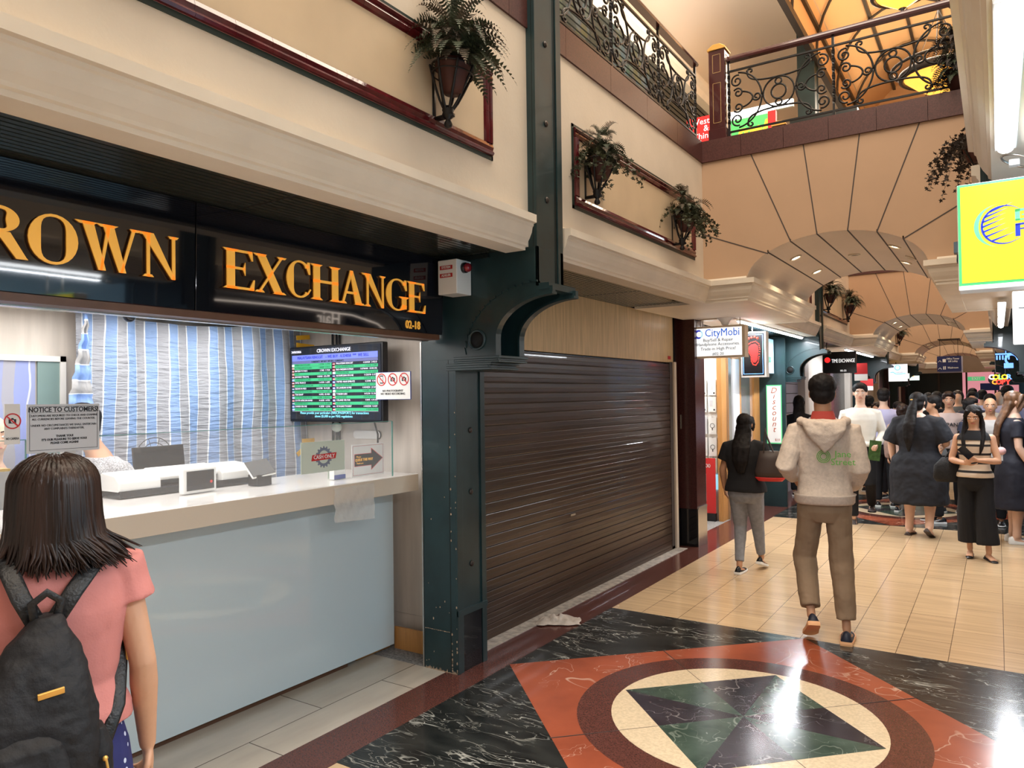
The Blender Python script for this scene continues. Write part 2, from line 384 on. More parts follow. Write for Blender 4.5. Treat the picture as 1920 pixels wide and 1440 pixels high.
for side in (0, 1):
    X = mir4 if side else (lambda x: x)
    sd = 'right' if side else 'left'
    for k in range(4):
        ya, yb = bay_range(k); yc = YC[k]
        w = MB(); w.mat('plaster').box((X(XF) if not side else X(XF), ya, 2.44), (X(XF - .10), yb, 3.65))
        w.mat('green_dark').box((X(XF - .10), ya, 2.44), (X(XF - .13), yb, 3.60))
        struct(w.build('wall_' + sd))
        b = MB(); nseg = 14; L = (yb - ya) / nseg
        for j in range(nseg): b.mat('granite_red').box((X(XF + .012), ya + j * L + .0015, 3.65), (X(XF - .3), ya + (j + 1) * L - .0015, 3.835))
        struct(b.build('trim_1' if not side else 'trim_2'))
        # cornice: from the previous corbel to the column, from the column to the next bridge and round its springing
        c = MB(); c.mat('cornice')
        def path(p):
            q = [(X(x), y) for x, y in p]; return q[::-1] if side else q
        sweep(c, CORN, path([(XF, ya if k == 0 else ya), (XF, yc - .06)]))
        sweep(c, CORN, path([(XF, yc + .32), (XF, yb), (-1.774, yb), (-1.774, yb + BD), (XF, yb + BD), (XF, yb + BD + .02)]))
        struct(c.build('trim_3' if not side else 'trim_4', smooth=False))
        # corbel body under the arch
        q = MB(); q.mat('cornice').box((X(XF - .66), yb - .0, 2.415), (X(-1.78), yb + BD, 2.60)); q.mat('plaster').box((X(-2.9), yb + .02, 2.60), (X(-1.79), yb + BD - .02, 2.70))
        struct(q.build('wall_' + sd))
        # slatted soffit over the shopfronts
        s = MB(); s.mat('slat_gap').box((X(-2.95), ya, 2.452), (X(-2.235), yb + BD, 2.47)); s.mat('slat')
        nsl = 19
        for j in range(nsl):
            x0 = -2.95 + .71 * j / nsl; s.box((X(x0), ya, 2.436), (X(x0 + .71 / nsl - .011), yb, 2.452))
        for yy in [ya + 1.7 * i + .9 for i in range(int((yb - ya) / 1.7) + 1)]: s.mat('slat_gap').box((X(-2.95), yy, 2.4355), (X(-2.24), yy + .012, 2.4375))
        s.mat('frame_green').box((X(-2.275), ya, 2.425), (X(-2.245), yb, 2.455))
        struct(s.build('ceiling'))
# ------------------------------------------------------------------ bridges
def bridge(k):
    y0 = 6.35 + PER * k; y1 = y0 + BD; xl, xr = XF, mir(XF); hw, rise, zs, zt = .68, .35, 2.56, 3.65
    zf = lambda x: zs + rise * math.sqrt(max(0, 1 - ((x - CX) / hw) ** 2)) if abs(x - CX) < hw else zs
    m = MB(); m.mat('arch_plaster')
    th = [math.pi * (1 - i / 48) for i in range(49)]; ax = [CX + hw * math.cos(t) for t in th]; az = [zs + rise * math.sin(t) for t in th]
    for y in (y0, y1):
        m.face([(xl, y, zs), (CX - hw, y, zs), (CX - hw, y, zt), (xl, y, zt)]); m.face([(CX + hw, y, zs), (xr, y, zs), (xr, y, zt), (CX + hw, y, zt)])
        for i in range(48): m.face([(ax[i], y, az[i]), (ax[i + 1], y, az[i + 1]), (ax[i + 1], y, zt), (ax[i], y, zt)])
    m.mat('barrel_plaster')
    for i in range(48): m.face([(ax[i], y0, az[i]), (ax[i + 1], y0, az[i + 1]), (ax[i + 1], y1, az[i + 1]), (ax[i], y1, az[i])])
    m.face([(xl, y0, zs), (CX - hw, y0, zs), (CX - hw, y1, zs), (xl, y1, zs)]); m.face([(CX + hw, y0, zs), (xr, y0, zs), (xr, y1, zs), (CX + hw, y1, zs)])
    m.face([(xl, y0, zt), (xr, y0, zt), (xr, y1, zt), (xl, y1, zt)]); m.face([(xl, y0, zs), (xl, y1, zs), (xl, y1, zt), (xl, y0, zt)]); m.face([(xr, y0, zs), (xr, y1, zs), (xr, y1, zt), (xr, y0, zt)])
    m.mat('groove')
    for (xa, za), (xb, zb) in (((-2.14, 3.02), (-1.587, 2.79)), ((-1.713, 3.65), (-1.405, 2.873)), ((-1.29, 3.65), (-1.199, 2.905)), ((-.87, 3.65), (-.969, 2.903)), ((-.455, 3.65), (-.759, 2.867)), ((-.048, 3.08), (-.58, 2.785))):
        d = V((xb - xa, zb - za)).normalized(); n_ = V((-d.y, d.x)) * .0045
        for y in (y0 - .002, y1 - .004): m.prism([(xa - n_.x, za - n_.y), (xb - n_.x, zb - n_.y), (xb + n_.x, zb + n_.y), (xa + n_.x, za + n_.y)], y, y + .006, FX)
        zb2 = zf(xb) - .001; m.box((xb - .005, y0, zb2 - .003), (xb + .005, y1, zb2 + .02))
    struct(m.build('ceiling', smooth=False))
    b = MB()
    for j in range(6):
        xa = xl + (xr - xl) * j / 6
        for ya, yb in ((y0 - .02, y0 + .25), (y1 - .25, y1 + .02)): b.mat('granite_red').box((xa + .0015, ya, 3.65), (xa + (xr - xl) / 6 - .0015, yb, 3.835))
    b.mat('granite_red').box((xl, y0 + .25, 3.65), (xr, y1 - .25, 3.80))
    struct(b.build('trim_5'))
    # recessed downlights in the barrel
    for j, (x, y) in enumerate(((-1.50, y0 + .62), (-1.50, y0 + 1.55), (-.70, y0 + .62), (-.70, y0 + 1.55), (-.62, y0 + 1.1), (-1.10, y0 + 1.2))):
        z = zf(x); nx = (x - CX) / hw ** 2; nz = (z - zs) / rise ** 2; nn = V((nx, 0, nz)).normalized(); q = V((0, 0, 1)).rotation_difference(nn).to_matrix().to_4x4()
        M = Matrix.Translation((x, y, z)) @ q
        t = thing('downlight', 'round recessed downlight in the vault of the %s arch, %s' % (('first', 'second', 'third', 'fourth')[k], ('left side near edge', 'left side far edge', 'right side near edge', 'right side far edge', 'low on the right side', 'unlit fitting near the crown')[j]), 'ceiling light', (x, y, z), 0, 'downlights under the footbridge arches')
        r = MB(); r.mat('cornice').lathe([(.052, -.001), (.052, -.010), (.040, -.012), (.038, .0)], n=24, M=M); r.build('trim_ring', t, smooth=True)
        g = MB(); g.mat('down_glow' if j < 4 else 'black_plastic').lathe([(.036, -.004), (.030, -.006), (.0005, -.007)], n=20, M=M); g.build('bulb', t)
        if j < 4: spot((x + .02 * (1 if x < CX else -1), y, z - .03), 14, (1, .80, .55))
for k in range(4): bridge(k)
# ------------------------------------------------------------------ green steel columns with curved haunches
def column(k, side):
    X = mir4 if side else (lambda x: x); y0 = YC[k]; y1 = y0 + .29
    t = thing('column', 'dark green steel column with curved bracket and circular hole, %s' % (
        ('between the currency counter and the brown shutter', 'beside the tall discount banner', 'behind the white wave-logo sign', 'furthest along the left side')[k] if not side else
        ('rising behind the yellow sign', 'on the right, below the far tube light', 'behind the neon copy sign', 'furthest along the right side')[k]), 'column', (X(-2.78), y0 + .145, 0), 0, 'green steel columns along the arcade')
    c = MB(); c.mat('green_paint')
    c.box((X(-2.91), y0, 0), (X(-2.665), y1, 1.84))
    c.box((X(-2.665), y0, 0), (X(-2.655), y0 + .055, 1.80)); c.box((X(-2.665), y1 - .045, 0), (X(-2.655), y1, 1.80)); c.box((X(-2.665), y0, .335), (X(-2.648), y1, .37))
    c.mat('green_dark').box((X(-2.712), y0 - .0015, .02), (X(-2.706), y0, 1.84))
    c.build('shaft', t, bevel=.004)
    m = MB(); m.mat('black_gloss').box((X(-2.665), y0 + .058, .0), (X(-2.660), y1 - .048, .33)); m.build('marble_plinth', t)
    # haunch: two plates with a gap, curved edge flange
    arc = [(-2.375 + .385 * (1 - math.cos(a)), 1.95 + .235 * math.sin(a)) for a in [PI / 2 * i / 14 for i in range(15)]]
    poly = [(-2.91, 1.84), (-2.375, 1.84)] + arc + [(-1.99, 2.215), (-2.085, 2.222), (-2.085, 2.44), (-2.91, 2.44)]
    h = MB(); h.mat('green_paint')
    poly = [(X(u), v) for u, v in poly]
    [h.prism(poly, a_, c_, FX) for a_, c_ in ((y0, y0 + .03), (y1 - .03, y1))]
    h.mat('green_dark').prism([(X(u), v) for u, v in [(-2.9, 1.84), (-2.60, 1.84), (-2.58, 2.0), (-2.46, 2.16), (-2.3, 2.25), (-2.1, 2.28), (-2.1, 2.44), (-2.9, 2.44)]], y0 + .03, y1 - .03, FX)
    h.build('bracket', t)
    f = MB(); f.mat('green_paint')
    for ya, yb in ((y0 - .006, y0 + .045), (y1 - .05, y1 + .004)):
        A = [(-2.375, 1.84)] + arc; B = [(u + (.014 if i < 2 else .014 * math.cos(min(1.57, (i - 1) / 14 * 1.57))), v - .014 * math.sin(min(1.57, max(0, (i - 1)) / 14 * 1.57))) for i, (u, v) in enumerate(A)]
        for i in range(len(A) - 1): f.prism([(X(u), v) for u, v in (A[i], A[i + 1], B[i + 1], B[i])], ya, yb, FX)
    A = [(-2.585 + .50 * (1 - math.cos(a)), 1.87 + .385 * math.sin(a)) for a in [PI / 2 * i / 16 for i in range(17)]]
    for i in range(16):
        (u0, v0), (u1, v1) = A[i], A[i + 1]; f.prism([(X(u), v) for u, v in ((u0, v0), (u1, v1), (u1 + .004, v1 - .012), (u0 + .012, v0 - .004))], y0 - .007, y0, FX)
    f.box((X(-2.01), y0 - .004, 2.20), (X(-2.075), y1 + .004, 2.235))
    f.build('curved_flange', t)
    r = MB(); r.mat('green_dark'); Mx = Matrix.Translation((X(-2.494), y0 - .001, 1.948)) @ Matrix.Rotation(PI / 2, 4, 'X')
    r.mat('slat_gap').lathe([(.048, .0), (.048, .004), (.001, .004)], n=28, M=Mx); r.mat('green_paint').lathe([(.050, -.01), (.060, -.008), (.060, .008), (.050, .010), (.046, .004), (.046, -.006), (.050, -.01)], n=28, M=Mx, cap=False); r.build('round_hole', t, smooth=True)
    q = MB(); q.mat('green_paint')
    for xa, xb, za, zb, o in ((-2.60, -2.35, 1.815, 1.826, .018), (-2.60, -2.355, 1.826, 1.838, .010), (-2.60, -2.345, 1.838, 1.852, .02), (-2.66, -2.41, 1.775, 1.788, .012), (-2.66, -2.42, 1.788, 1.802, .004), (-2.66, -2.40, 1.802, 1.815, .012)):
        q.box((X(xa - .06), y0 - o * .6, za), (X(xb + o * .5), y1 + o * .3, zb))
    q.build('capital', t, bevel=.002)
    u = MB(); u.mat('green_paint'); zt = 7.6
    u.box((X(-2.32), y0, 2.44), (X(-2.095), y1, zt)); u.box((X(-2.095), y0, 2.222), (X(-2.085), y0 + .02, zt)); u.box((X(-2.095), y1 - .055, 2.222), (X(-2.085), y1, zt)); u.box((X(-2.095), y0, 2.222), (X(-2.085), y1, 2.25)); u.box((X(-2.2), y0 + .034, 2.23), (X(-2.0955), y1 - .034, 2.45))
    u.mat('green_dark').box((X(-2.0945), y1 - .075, 2.25), (X(-2.093), y1 - .055, zt)); u.box((X(-2.108), y0 - .001, 2.44), (X(-2.104), y0, zt))
    u.build('upper_post', t, bevel=.002)
    for z in ([.62, 1.05, 1.42] + ([.2] if 0 else [])):
        b = MB(); b.mat('bolt').lathe([(.017, 0), (.017, .004), (.010, .010), (.001, .011)], n=14, M=Matrix.Translation((X(-2.664), y0 + .15, z)) @ Matrix.Rotation(PI / 2 * (-1 if side else 1), 4, 'Y')); b.build('bolt', t, smooth=True)
    for z in (2.72, 3.15, 3.6):
        b = MB(); b.mat('bolt').lathe([(.017, 0), (.017, .004), (.010, .010), (.001, .011)], n=14, M=Matrix.Translation((X(-2.0945), y0 + .13, z)) @ Matrix.Rotation(PI / 2 * (-1 if side else 1), 4, 'Y')); b.build('bolt', t, smooth=True)
    if k == 0 and not side:
        p = MB(); p.mat('chip'); rr = random.Random(3)
        for i in range(46):
            z = rr.random() ** 2.2 * 1.7 + .01; x = rr.choice([-2.665, -2.70, -2.9 + .23 * rr.random()]); s_ = rr.uniform(.002, .006)
            p.prism([(x + s_ * math.cos(a) * rr.uniform(.5, 1), z + s_ * 1.7 * math.sin(a) * rr.uniform(.5, 1)) for a in [j * PI / 4 for j in range(8)]], y0 - .0016, y0 - .0002, FX)
        for i in range(30):
            x = -2.905 + .008 * i; h_ = rr.uniform(.004, .02); p.prism([(x, .0), (x + .009, .0), (x + .006, h_)], y0 - .0016, y0 - .0002, FX)
        for i in range(12): x = -2.905 + .016 * i; p.box((x, y0 - .0014, .236 + .001 * (i % 3)), (x + .012, y0 - .0004, .2395 + .001 * (i % 2)))
        p.build('chipped_paint', t, label='chips of bare metal showing through the green paint')
    return t
for k in range(4):
    for side in (0, 1): column(k, side)

# ================================================================== FASCIA PANELS AND WALL PLANTERS
def frame_panel(y0, y1, z0, z1, side, desc):
    X = mir4 if side else (lambda x: x); x = XF
    t = thing('framed_panel', desc, 'wall panel', (X(x), (y0 + y1) / 2, (z0 + z1) / 2), 0, 'maroon tile framed panels on the upper fascias')
    i = MB(); i.mat('infill').box((X(x), y0 + .05, z0 + .05), (X(x + .004), y1 - .05, z1 - .05)); i.build('infill_panel', t)
    g = MB(); g.mat('frame_green')
    for a, b in (((y0, z0), (y1, z0 + .02)), ((y0, z1 - .02), (y1, z1)), ((y0, z0), (y0 + .02, z1)), ((y1 - .012, z0), (y1, z1))): g.box((X(x), a[0], a[1]), (X(x + .006), b[0], b[1]))
    g.build('green_border', t)
    m = MB(); m.mat('maroon_tile')
    prof = [(0, 0), (.018, .002), (.024, .012), (.018, .022), (.014, .024), (.020, .040), (.014, .058), (.006, .064), (0, .066)]
    def run(p0, p1, inn, pitch=.155):
        p0, p1, inn = V(p0), V(p1), V(inn); L = (p1 - p0).length; n = max(1, round(L / pitch)); d = (p1 - p0) / n
        for k in range(n):
            a = p0 + d * k + d * .004; b = p0 + d * (k + 1) - d * .004
            m.loft([[(X(x + o), (q + inn * w).x, (q + inn * w).y) for o, w in prof] for q in (a, b)])
    y0b, y1b, z0b, z1b = y0 + .02, y1 - .012, z0 + .02, z1 - .02
    run((y0b, z0b), (y1b, z0b), (0, 1)); run((y0b, z1b), (y1b, z1b), (0, -1)); run((y0b, z0b + .06), (y0b, z1b - .06), (1, 0)); run((y1b, z0b + .06), (y1b, z1b - .06), (-1, 0))
    m.build('tile_moulding', t, smooth=False)
    q = MB(); q.mat('grout')
    for a, b in (((y0b, z0b), (y1b, z0b + .06)), ((y0b, z1b - .06), (y1b, z1b)), ((y0b, z0b), (y0b + .06, z1b)), ((y1b - .06, z0b), (y1b, z1b))): q.box((X(x), a[0], a[1]), (X(x + .007), b[0], b[1]))
    q.build('grout_bed', t)
frame_panel(-1.2, 3.10, 2.825, 3.30, 0, 'maroon tiled frame round a cream panel above the currency counter sign')
frame_panel(3.95, 6.12, 2.76, 3.28, 0, 'maroon tiled frame round a cream panel above the brown shutter')
frame_panel(8.95, 10.80, 2.76, 3.28, 0, 'maroon tiled frame just beyond the first footbridge, before the second column')
frame_panel(11.55, 13.75, 2.76, 3.28, 0, 'maroon tiled frame above the exchange shop with the red mark')
frame_panel(19.1, 21.4, 2.76, 3.28, 0, 'small distant maroon framed panel above the white wave-logo sign')
frame_panel(8.95, 10.80, 2.76, 3.28, 1, 'maroon tiled frame on the right fascia past the first footbridge')

def leaf_fern(mb, c, n, L, rr, out=V((1, 0, 0)), droop=1.0, w=.030, mats=('fern', 'fern_dry')):
    for k in range(n):
        mb.mat(mats[0] if rr.random() < .68 else mats[1])
        az = rr.uniform(-PI, PI); el = rr.uniform(.0, 1.35); d = V((math.cos(az) * math.cos(el), math.sin(az) * math.cos(el), math.sin(el))) + out * .35
        d.normalize(); l = L * rr.uniform(.55, 1.15); p = V(c) + V((rr.uniform(-.02, .02), rr.uniform(-.03, .03), 0)); ns = 18; prev = p.copy(); side = d.cross(V((0, 0, 1))).normalized() if abs(d.z) < .95 else V((0, 1, 0))
        for i in range(1, ns + 1):
            f = i / ns; d2 = (d + V((0, 0, -1.9 * droop * f ** 1.6))).normalized(); q = prev + d2 * l / ns
            if i % 3 == 0: mb.face([prev - side * .0012, prev + side * .0012, q + side * .0012, q - side * .0012])
            lw = w * math.sin(PI * min(1, f * .9 + .12)) * 1.25 * rr.uniform(.8, 1.1); fw = l / ns * .46; up = side.cross(d2)
            for sg in (-1, 1):
                tip = q + side * sg * lw + d2 * fw * .9 - up * lw * .25 * -1
                mb.face([q - d2 * fw, q + side * sg * lw * .5 - d2 * fw * .55, tip, q + side * sg * lw * .45 + d2 * fw * .8, q + d2 * fw * .3])
            prev = q
def leaf_ivy(mb, c, n, L, rr, out=V((1, 0, 0)), size=.020, m='ivy'):
    for k in range(n):
        mb.mat(m); az = rr.uniform(-PI, PI); d = V((math.cos(az), math.sin(az), rr.uniform(0, .8))) + out * .5; d.normalize(); p = V(c); l = L * rr.uniform(.35, 1.1); ns = 16; prev = p
        for i in range(1, ns + 1):
            f = i / ns; d2 = (d + V((rr.uniform(-.3, .3), rr.uniform(-.3, .3), -2.6 * f))).normalized(); q = prev + d2 * l / ns
            sd = d2.cross(V((.3, .5, .8))).normalized(); mb.face([prev - sd * .001, prev + sd * .001, q + sd * .001, q - sd * .001])
            for j in range(2):
                a = V((rr.uniform(-1, 1), rr.uniform(-1, 1), rr.uniform(-.6, .4))).normalized(); b = a.cross(V((rr.random(), rr.random(), rr.random() + .1))).normalized(); s = size * rr.uniform(.7, 1.3); o = q + a * s * .6
                pts = [(0, -.2), (.55, -.45), (.45, .05), (.95, .35), (.35, .45), (0, 1.15), (-.35, .45), (-.95, .35), (-.45, .05), (-.55, -.45)]
                mb.face([o + b * u * s * .8 + a * v * s for u, v in pts])
            prev = q
def planter(y, side, label, fern=30, ivy=0, L=.22, il=.3, zb=2.84, seed=1, m='ivy', fm=('fern', 'fern_dry')):
    X = mir4 if side else (lambda x: x); s = -1 if side else 1; x0 = X(XF); cx = x0 + s * .115; z1 = zb + .27; rr = random.Random(seed)
    t = thing('wall_planter', label, 'wall planter', (x0, y, zb), 0, 'iron wall planters along the fascias')
    b = MB(); b.mat('iron')
    rings = [(cx + .085 * math.cos(2 * PI * k / 20), y + .105 * math.sin(2 * PI * k / 20), z1) for k in range(20)]
    b.tube(rings, .0045, 6, closed=True); b.tube([(px_, py_, z1 - .035) for px_, py_, _ in rings], .0035, 6, closed=True)
    for k in range(7):
        a = 2 * PI * k / 7 + .3; P = []
        for f in (0, .25, .5, .75, 1): r_ = .014 + .09 * (f ** .8); P.append((cx - s * .03 * (1 - f) + r_ * .9 * math.cos(a), y + r_ * 1.1 * math.sin(a), zb + .075 + (z1 - zb - .075) * f))
        b.tube(P, .006, 6)
    b.box((x0, y - .012, zb + .05), (cx, y + .012, zb + .065)); b.box((x0, y - .012, zb + .05), (x0 + s * .006, y + .012, z1 + .02)); b.build('bracket', t, smooth=True)
    f = MB(); f.mat('iron').lathe([(.001, 0), (.016, .008), (.020, .020), (.014, .034), (.010, .040), (.024, .052), (.028, .062), (.024, .074), (.028, .084), (.020, .10), (.001, .104)], c=(cx - s * .03, y, zb), n=18); f.build('finial', t, smooth=True)
    p = MB(); p.mat('terracotta').lathe([(.040, .15), (.062, .21), (.072, .262), (.080, .264), (.082, .29), (.072, .29), (.068, .275), (.001, .27)], c=(cx, y, zb), n=24); p.build('pot', t, smooth=True)
    g = MB()
    if fern:
        leaf_fern(g, (cx, y, z1 + .05), int(fern * 1.6), L, rr, V((s, 0, 0)), mats=fm, w=.034); leaf_fern(g, (cx, y, z1 + .16), fern // 2, L * .8, rr, V((0, 0, 1)), mats=fm, droop=.7)
    if ivy: leaf_ivy(g, (cx, y, z1 + .05), ivy, il, rr, V((s * .7, .3, 0)), m=m)
    g.build('foliage', t, recalc=False)
    return t
planter(2.63, 0, 'iron wall planter with a big dusty fern beside the first green column', fern=74, L=.31, zb=2.835, seed=4)
planter(4.12, 0, 'wall planter with mixed fern and ivy over the left end of the shutter bay', fern=26, ivy=26, L=.18, il=.36, zb=2.80, seed=5)
planter(5.60, 0, 'iron wall planter with hanging ivy next to the footbridge', fern=22, ivy=34, L=.22, il=.46, zb=2.75, seed=8)
planter(11.62, 0, 'iron wall planter with dusty fern just past the second green column', fern=46, L=.26, zb=2.78, seed=9)
planter(13.35, 0, 'iron wall planter with drooping fern before the second footbridge', fern=46, L=.28, zb=2.78, seed=10)
planter(21.0, 0, 'distant iron wall planter with a fern before the third footbridge', fern=36, L=.28, zb=2.78, seed=11)
planter(5.9, 1, 'dark planter with trailing ivy hanging on the right fascia above the yellow sign', fern=0, ivy=50, il=.50, zb=3.02, seed=12, m='dark_leaf')
# fern on the right end of the footbridge
t = thing('planter_box', 'dark drooping fern standing at the right end of the footbridge railing', 'planter', (-.26, 6.30, 3.84), 0)
b = MB(); b.mat('terracotta').lathe([(.05, 0), (.08, .16), (.09, .17), (.08, .17), (.001, .15)], c=(-.20, 6.43, 3.84)); b.build('pot', t, smooth=True)
g = MB(); rr = random.Random(21)
for z, n_ in ((4.02, 60), (4.22, 40), (3.95, 50)): leaf_fern(g, (-.20, 6.40, z), n_, .26, rr, V((-.5, -.6, 0)), mats=('dark_leaf', 'fern'))
g.build('foliage', t, recalc=False)

# ================================================================== IRON RAILINGS
def spiral(c, r0, r1, a0, turns, n=22, sg=1):
    return [(c[0] + (r0 + (r1 - r0) * i / n) * math.cos(a0 + sg * 2 * PI * turns * i / n), c[1] + (r0 + (r1 - r0) * i / n) * math.sin(a0 + sg * 2 * PI * turns * i / n)) for i in range(n + 1)]
def arcpts(c, r, a0, a1, n=18): return [(c[0] + r * math.cos(a0 + (a1 - a0) * i / n), c[1] + r * math.sin(a0 + (a1 - a0) * i / n)) for i in range(n + 1)]
def bez(p0, p1, p2, p3, n=14):
    out = []
    for i in range(n + 1):
        t = i / n; a = (1 - t) ** 3; b = 3 * t * (1 - t) ** 2; c = 3 * t * t * (1 - t); d = t ** 3
        out.append((a * p0[0] + b * p1[0] + c * p2[0] + d * p3[0], a * p0[1] + b * p1[1] + c * p2[1] + d * p3[1]))
    return out
def scroll_paths():
    """scrollwork of one panel, unit width 0..1, height 0..0.62"""
    P = [arcpts((.5, .31), .150, 0, 2 * PI, 30), arcpts((.5, .31), .072, 0, 2 * PI, 20), arcpts((.5, .415), .031, 0, 2 * PI, 14), arcpts((.5, .205), .031, 0, 2 * PI, 14)]
    for sv in (1, -1):
        Y = lambda v: .31 + sv * v
        g = bez((.20, Y(.285)), (.16, Y(.17)), (.32, Y(.150)), (.5, Y(.150))); g2 = [(1 - u, v) for u, v in g][::-1]; P.append(g + g2)
        for q in (0, 1):
            U = (lambda u: 1 - u) if q else (lambda u: u)
            P.append([(U(u), v) for u, v in [(.225 + .038 * (1 - i / 16) * math.cos(PI - 2.6 * PI * i / 16 * .6), Y(.268 + .034 * (1 - i / 18) * math.sin(2.6 * PI * i / 16 * .6))) for i in range(17)]])
            P.append([(U(u), Y(v)) for u, v in bez((.10, .285), (.26, .26), (.33, .12), (.335, 0))])
            P.append([(U(u), Y(v)) for u, v in spiral((.085, .20), .065, .014, 1.2, 1.4)])
            P.append([(U(u), Y(v)) for u, v in spiral((.095, .075), .052, .012, -.6 + PI, 1.3, sg=-1)])
            P.append([(U(u), Y(v)) for u, v in bez((.145, .08), (.23, .06), (.24, .02), (.245, 0))])
    for q in (0, 1):
        P.append([((1 - u) if q else u, v) for u, v in spiral((.285, .31), .045, .012, PI, 1.3)])
    return P
SCR = scroll_paths()
def railing(name, label, A, B, z0, z1, npan, group='iron balustrades of the upper gallery', detail=True, off=None):
    A, B = V((*A, 0)), V((*B, 0)); t = thing(name, label, 'railing', (A.x, A.y, z0), 0, group); d = (B - A) / npan; L = d.length; dn = d.normalized(); nrm = V((dn.y, -dn.x, 0)); H = z1 - z0
    F = lambda u, z, o=0: A + dn * u + nrm * o + V((0, 0, z))
    h = MB(); h.mat('handrail'); pr = [(-.030, -.022), (-.034, -.006), (-.028, .008), (-.018, .022), (.018, .022), (.028, .008), (.034, -.006), (.030, -.022)]
    h.loft([[F(u, z1 + b, a) for a, b in pr] for u in (0, L * npan)]); h.build('handrail', t, smooth=False)
    k = MB(); k.mat('iron'); 
    for z in (z1 - .105, z0 + .055): k.loft([[F(u, z + b, a) for a, b in ((-.009, -.007), (.009, -.007), (.009, .007), (-.009, .007))] for u in (0, L * npan)])
    k.build('flat_bars', t)
    for i in range(npan + 1):
        u = min(max(i * L, .012), L * npan - .012); b = MB(); b.mat('iron'); rings = []
        for j in range(31):
            z = z0 + (z1 - z0) * j / 30; a0 = (j - 5) * .55 if 5 < j < 25 else 0; r_ = .0135
            rings.append([F(u + r_ * math.cos(a0 + m * PI / 2 + PI / 4), z, r_ * math.sin(a0 + m * PI / 2 + PI / 4)) for m in range(4)])
        b.loft(rings); b.build('twisted_bar', t)
    zb = z0 + .06; sc = (H - .17) / .62
    for i in range(npan):
        m = MB(); m.mat('iron')
        for p in SCR:
            cl = (V(p[0]) - V(p[-1])).length < 1e-4; q = [F(i * L + .012 + (L - .024) * u, zb + v * sc) for u, v in (p[:-1] if cl else p)]
            m.tube(q, .0078, 6, closed=cl, rnd_end=False)
        m.build('scrollwork', t, smooth=True)
    return t
railing('railing', 'iron scrollwork railing with red handrail along the front of the first footbridge', (-1.92, 6.41), (-.20, 6.41), 3.84, 4.53, 2)
railing('railing', 'iron scrollwork railing along the left gallery above the brown shutter', (-2.18, 3.76), (-2.18, 6.33), 3.84, 4.53, 3)
railing('railing', 'iron railing on the far side of the first footbridge', (-1.92, 8.62), (-.20, 8.62), 3.84, 4.53, 2)
railing('railing', 'iron railing along the left gallery past the footbridge', (-2.18, 8.75), (-2.18, 11.0), 3.84, 4.53, 3)
def newel(x, y, label):
    t = thing('newel_post', label, 'newel post', (x, y, 3.835), 0, 'dark red newel posts with gilt lines')
    b = MB(); b.mat('handrail').box((x - .078, y - .078, 3.835), (x + .078, y + .078, 3.93)); b.box((x - .070, y - .070, 3.93), (x + .070, y + .070, 4.62)); b.build('post', t, bevel=.004)
    c = MB(); c.mat('gold').box((x - .080, y - .080, 4.62), (x + .080, y + .080, 4.637)); c.prism([(x - .082, 4.637), (x + .082, 4.637), (x + .03, 4.672), (x - .03, 4.672)], y - .075, y + .075, FX); c.build('gilt_cap', t, bevel=.003)
    g = MB(); g.mat('gold_thin')
    for za, zb in ((3.98, 4.33), (4.42, 4.58)):
        for s in (-1, 1):
            for ax in (0, 1):
                def bar(u0, v0, u1, v1):
                    o = .0705 * s; o2 = .0722 * s
                    if ax == 0: g.box((x + u0, y + min(o, o2), v0), (x + u1, y + max(o, o2), v1))
                    else: g.box((x + min(o, o2), y + u0, v0), (x + max(o, o2), y + u1, v1))
                w = .035; e = .003
                bar(-w, za, -w + e, zb); bar(w - e, za, w, zb); bar(-w, za, w, za + e); bar(-w, zb - e, w, zb)
    g.build('gilt_lines', t); return t
newel(-1.995, 6.42, 'dark red newel post with gilt cap at the near left corner of the footbridge')
newel(-1.995, 8.62, 'dark red newel post with gilt cap at the far left corner of the footbridge')

# ================================================================== UPPER GALLERY AND VAULT
m = MB(); m.mat('plaster').box((-6.5, -1, 3.66), (-2.44, 34, 3.83)); m.mat('plaster').box((.6, -1, 3.66), (3.5, 34, 3.83)); struct(m.build('floor_2'))
mat('vault_left', (.74, .68, .60), .6); mat('vault_orange', (.80, .56, .34), .5); mat('rib_dark', (.03, .028, .03), .4)
m = MB(); m.mat('plaster').box((-5.2, -1, 3.83), (-5.1, 34, 5.85)); m.mat('black_plastic').box((-5.09, 5.4, 5.0), (-5.05, 30, 5.84)); struct(m.build('wall_left'))
s = MB(); s.mat('slat_gap').box((-5.1, 0, 5.86), (-3.55, 20, 5.88)); s.mat('slat')
for j in range(22): s.box((-5.1 + 1.55 * j / 22, 0, 5.84), (-5.1 + 1.55 * (j + 1) / 22 - .02, 20, 5.86))
struct(s.build('ceiling'))
c = MB(); c.mat('cornice'); sweep(c, [(-.1, 5.82), (.02, 5.82), (.05, 5.90), (.10, 5.95), (.10, 6.02), (-.1, 6.06)], [(-3.45, -1), (-3.45, 20)]); struct(c.build('trim_6'))
m = MB(); m.mat('vault_left'); n = 18
pts = [(-3.46 + 1.28 * (1 - math.cos(PI / 2 * i / n)), 6.03 + 1.0 * math.sin(PI / 2 * i / n)) for i in range(n + 1)]
m.sheet([[(x, y, z) for x, z in pts] for y in (-1, 20)])
m.mat('cornice').box((-2.25, -1, 6.95), (-1.98, 20, 7.35)); m.mat('groove').box((-2.40, -1, 6.99), (-2.39, 20, 7.03)); struct(m.build('ceiling', smooth=True, recalc=False))
m = MB(); m.mat('vault_orange'); n = 22
pts = [(CX - 1.0 * math.cos(PI * i / n), 6.4 + 1.25 * math.sin(PI * i / n)) for i in range(n + 1)]
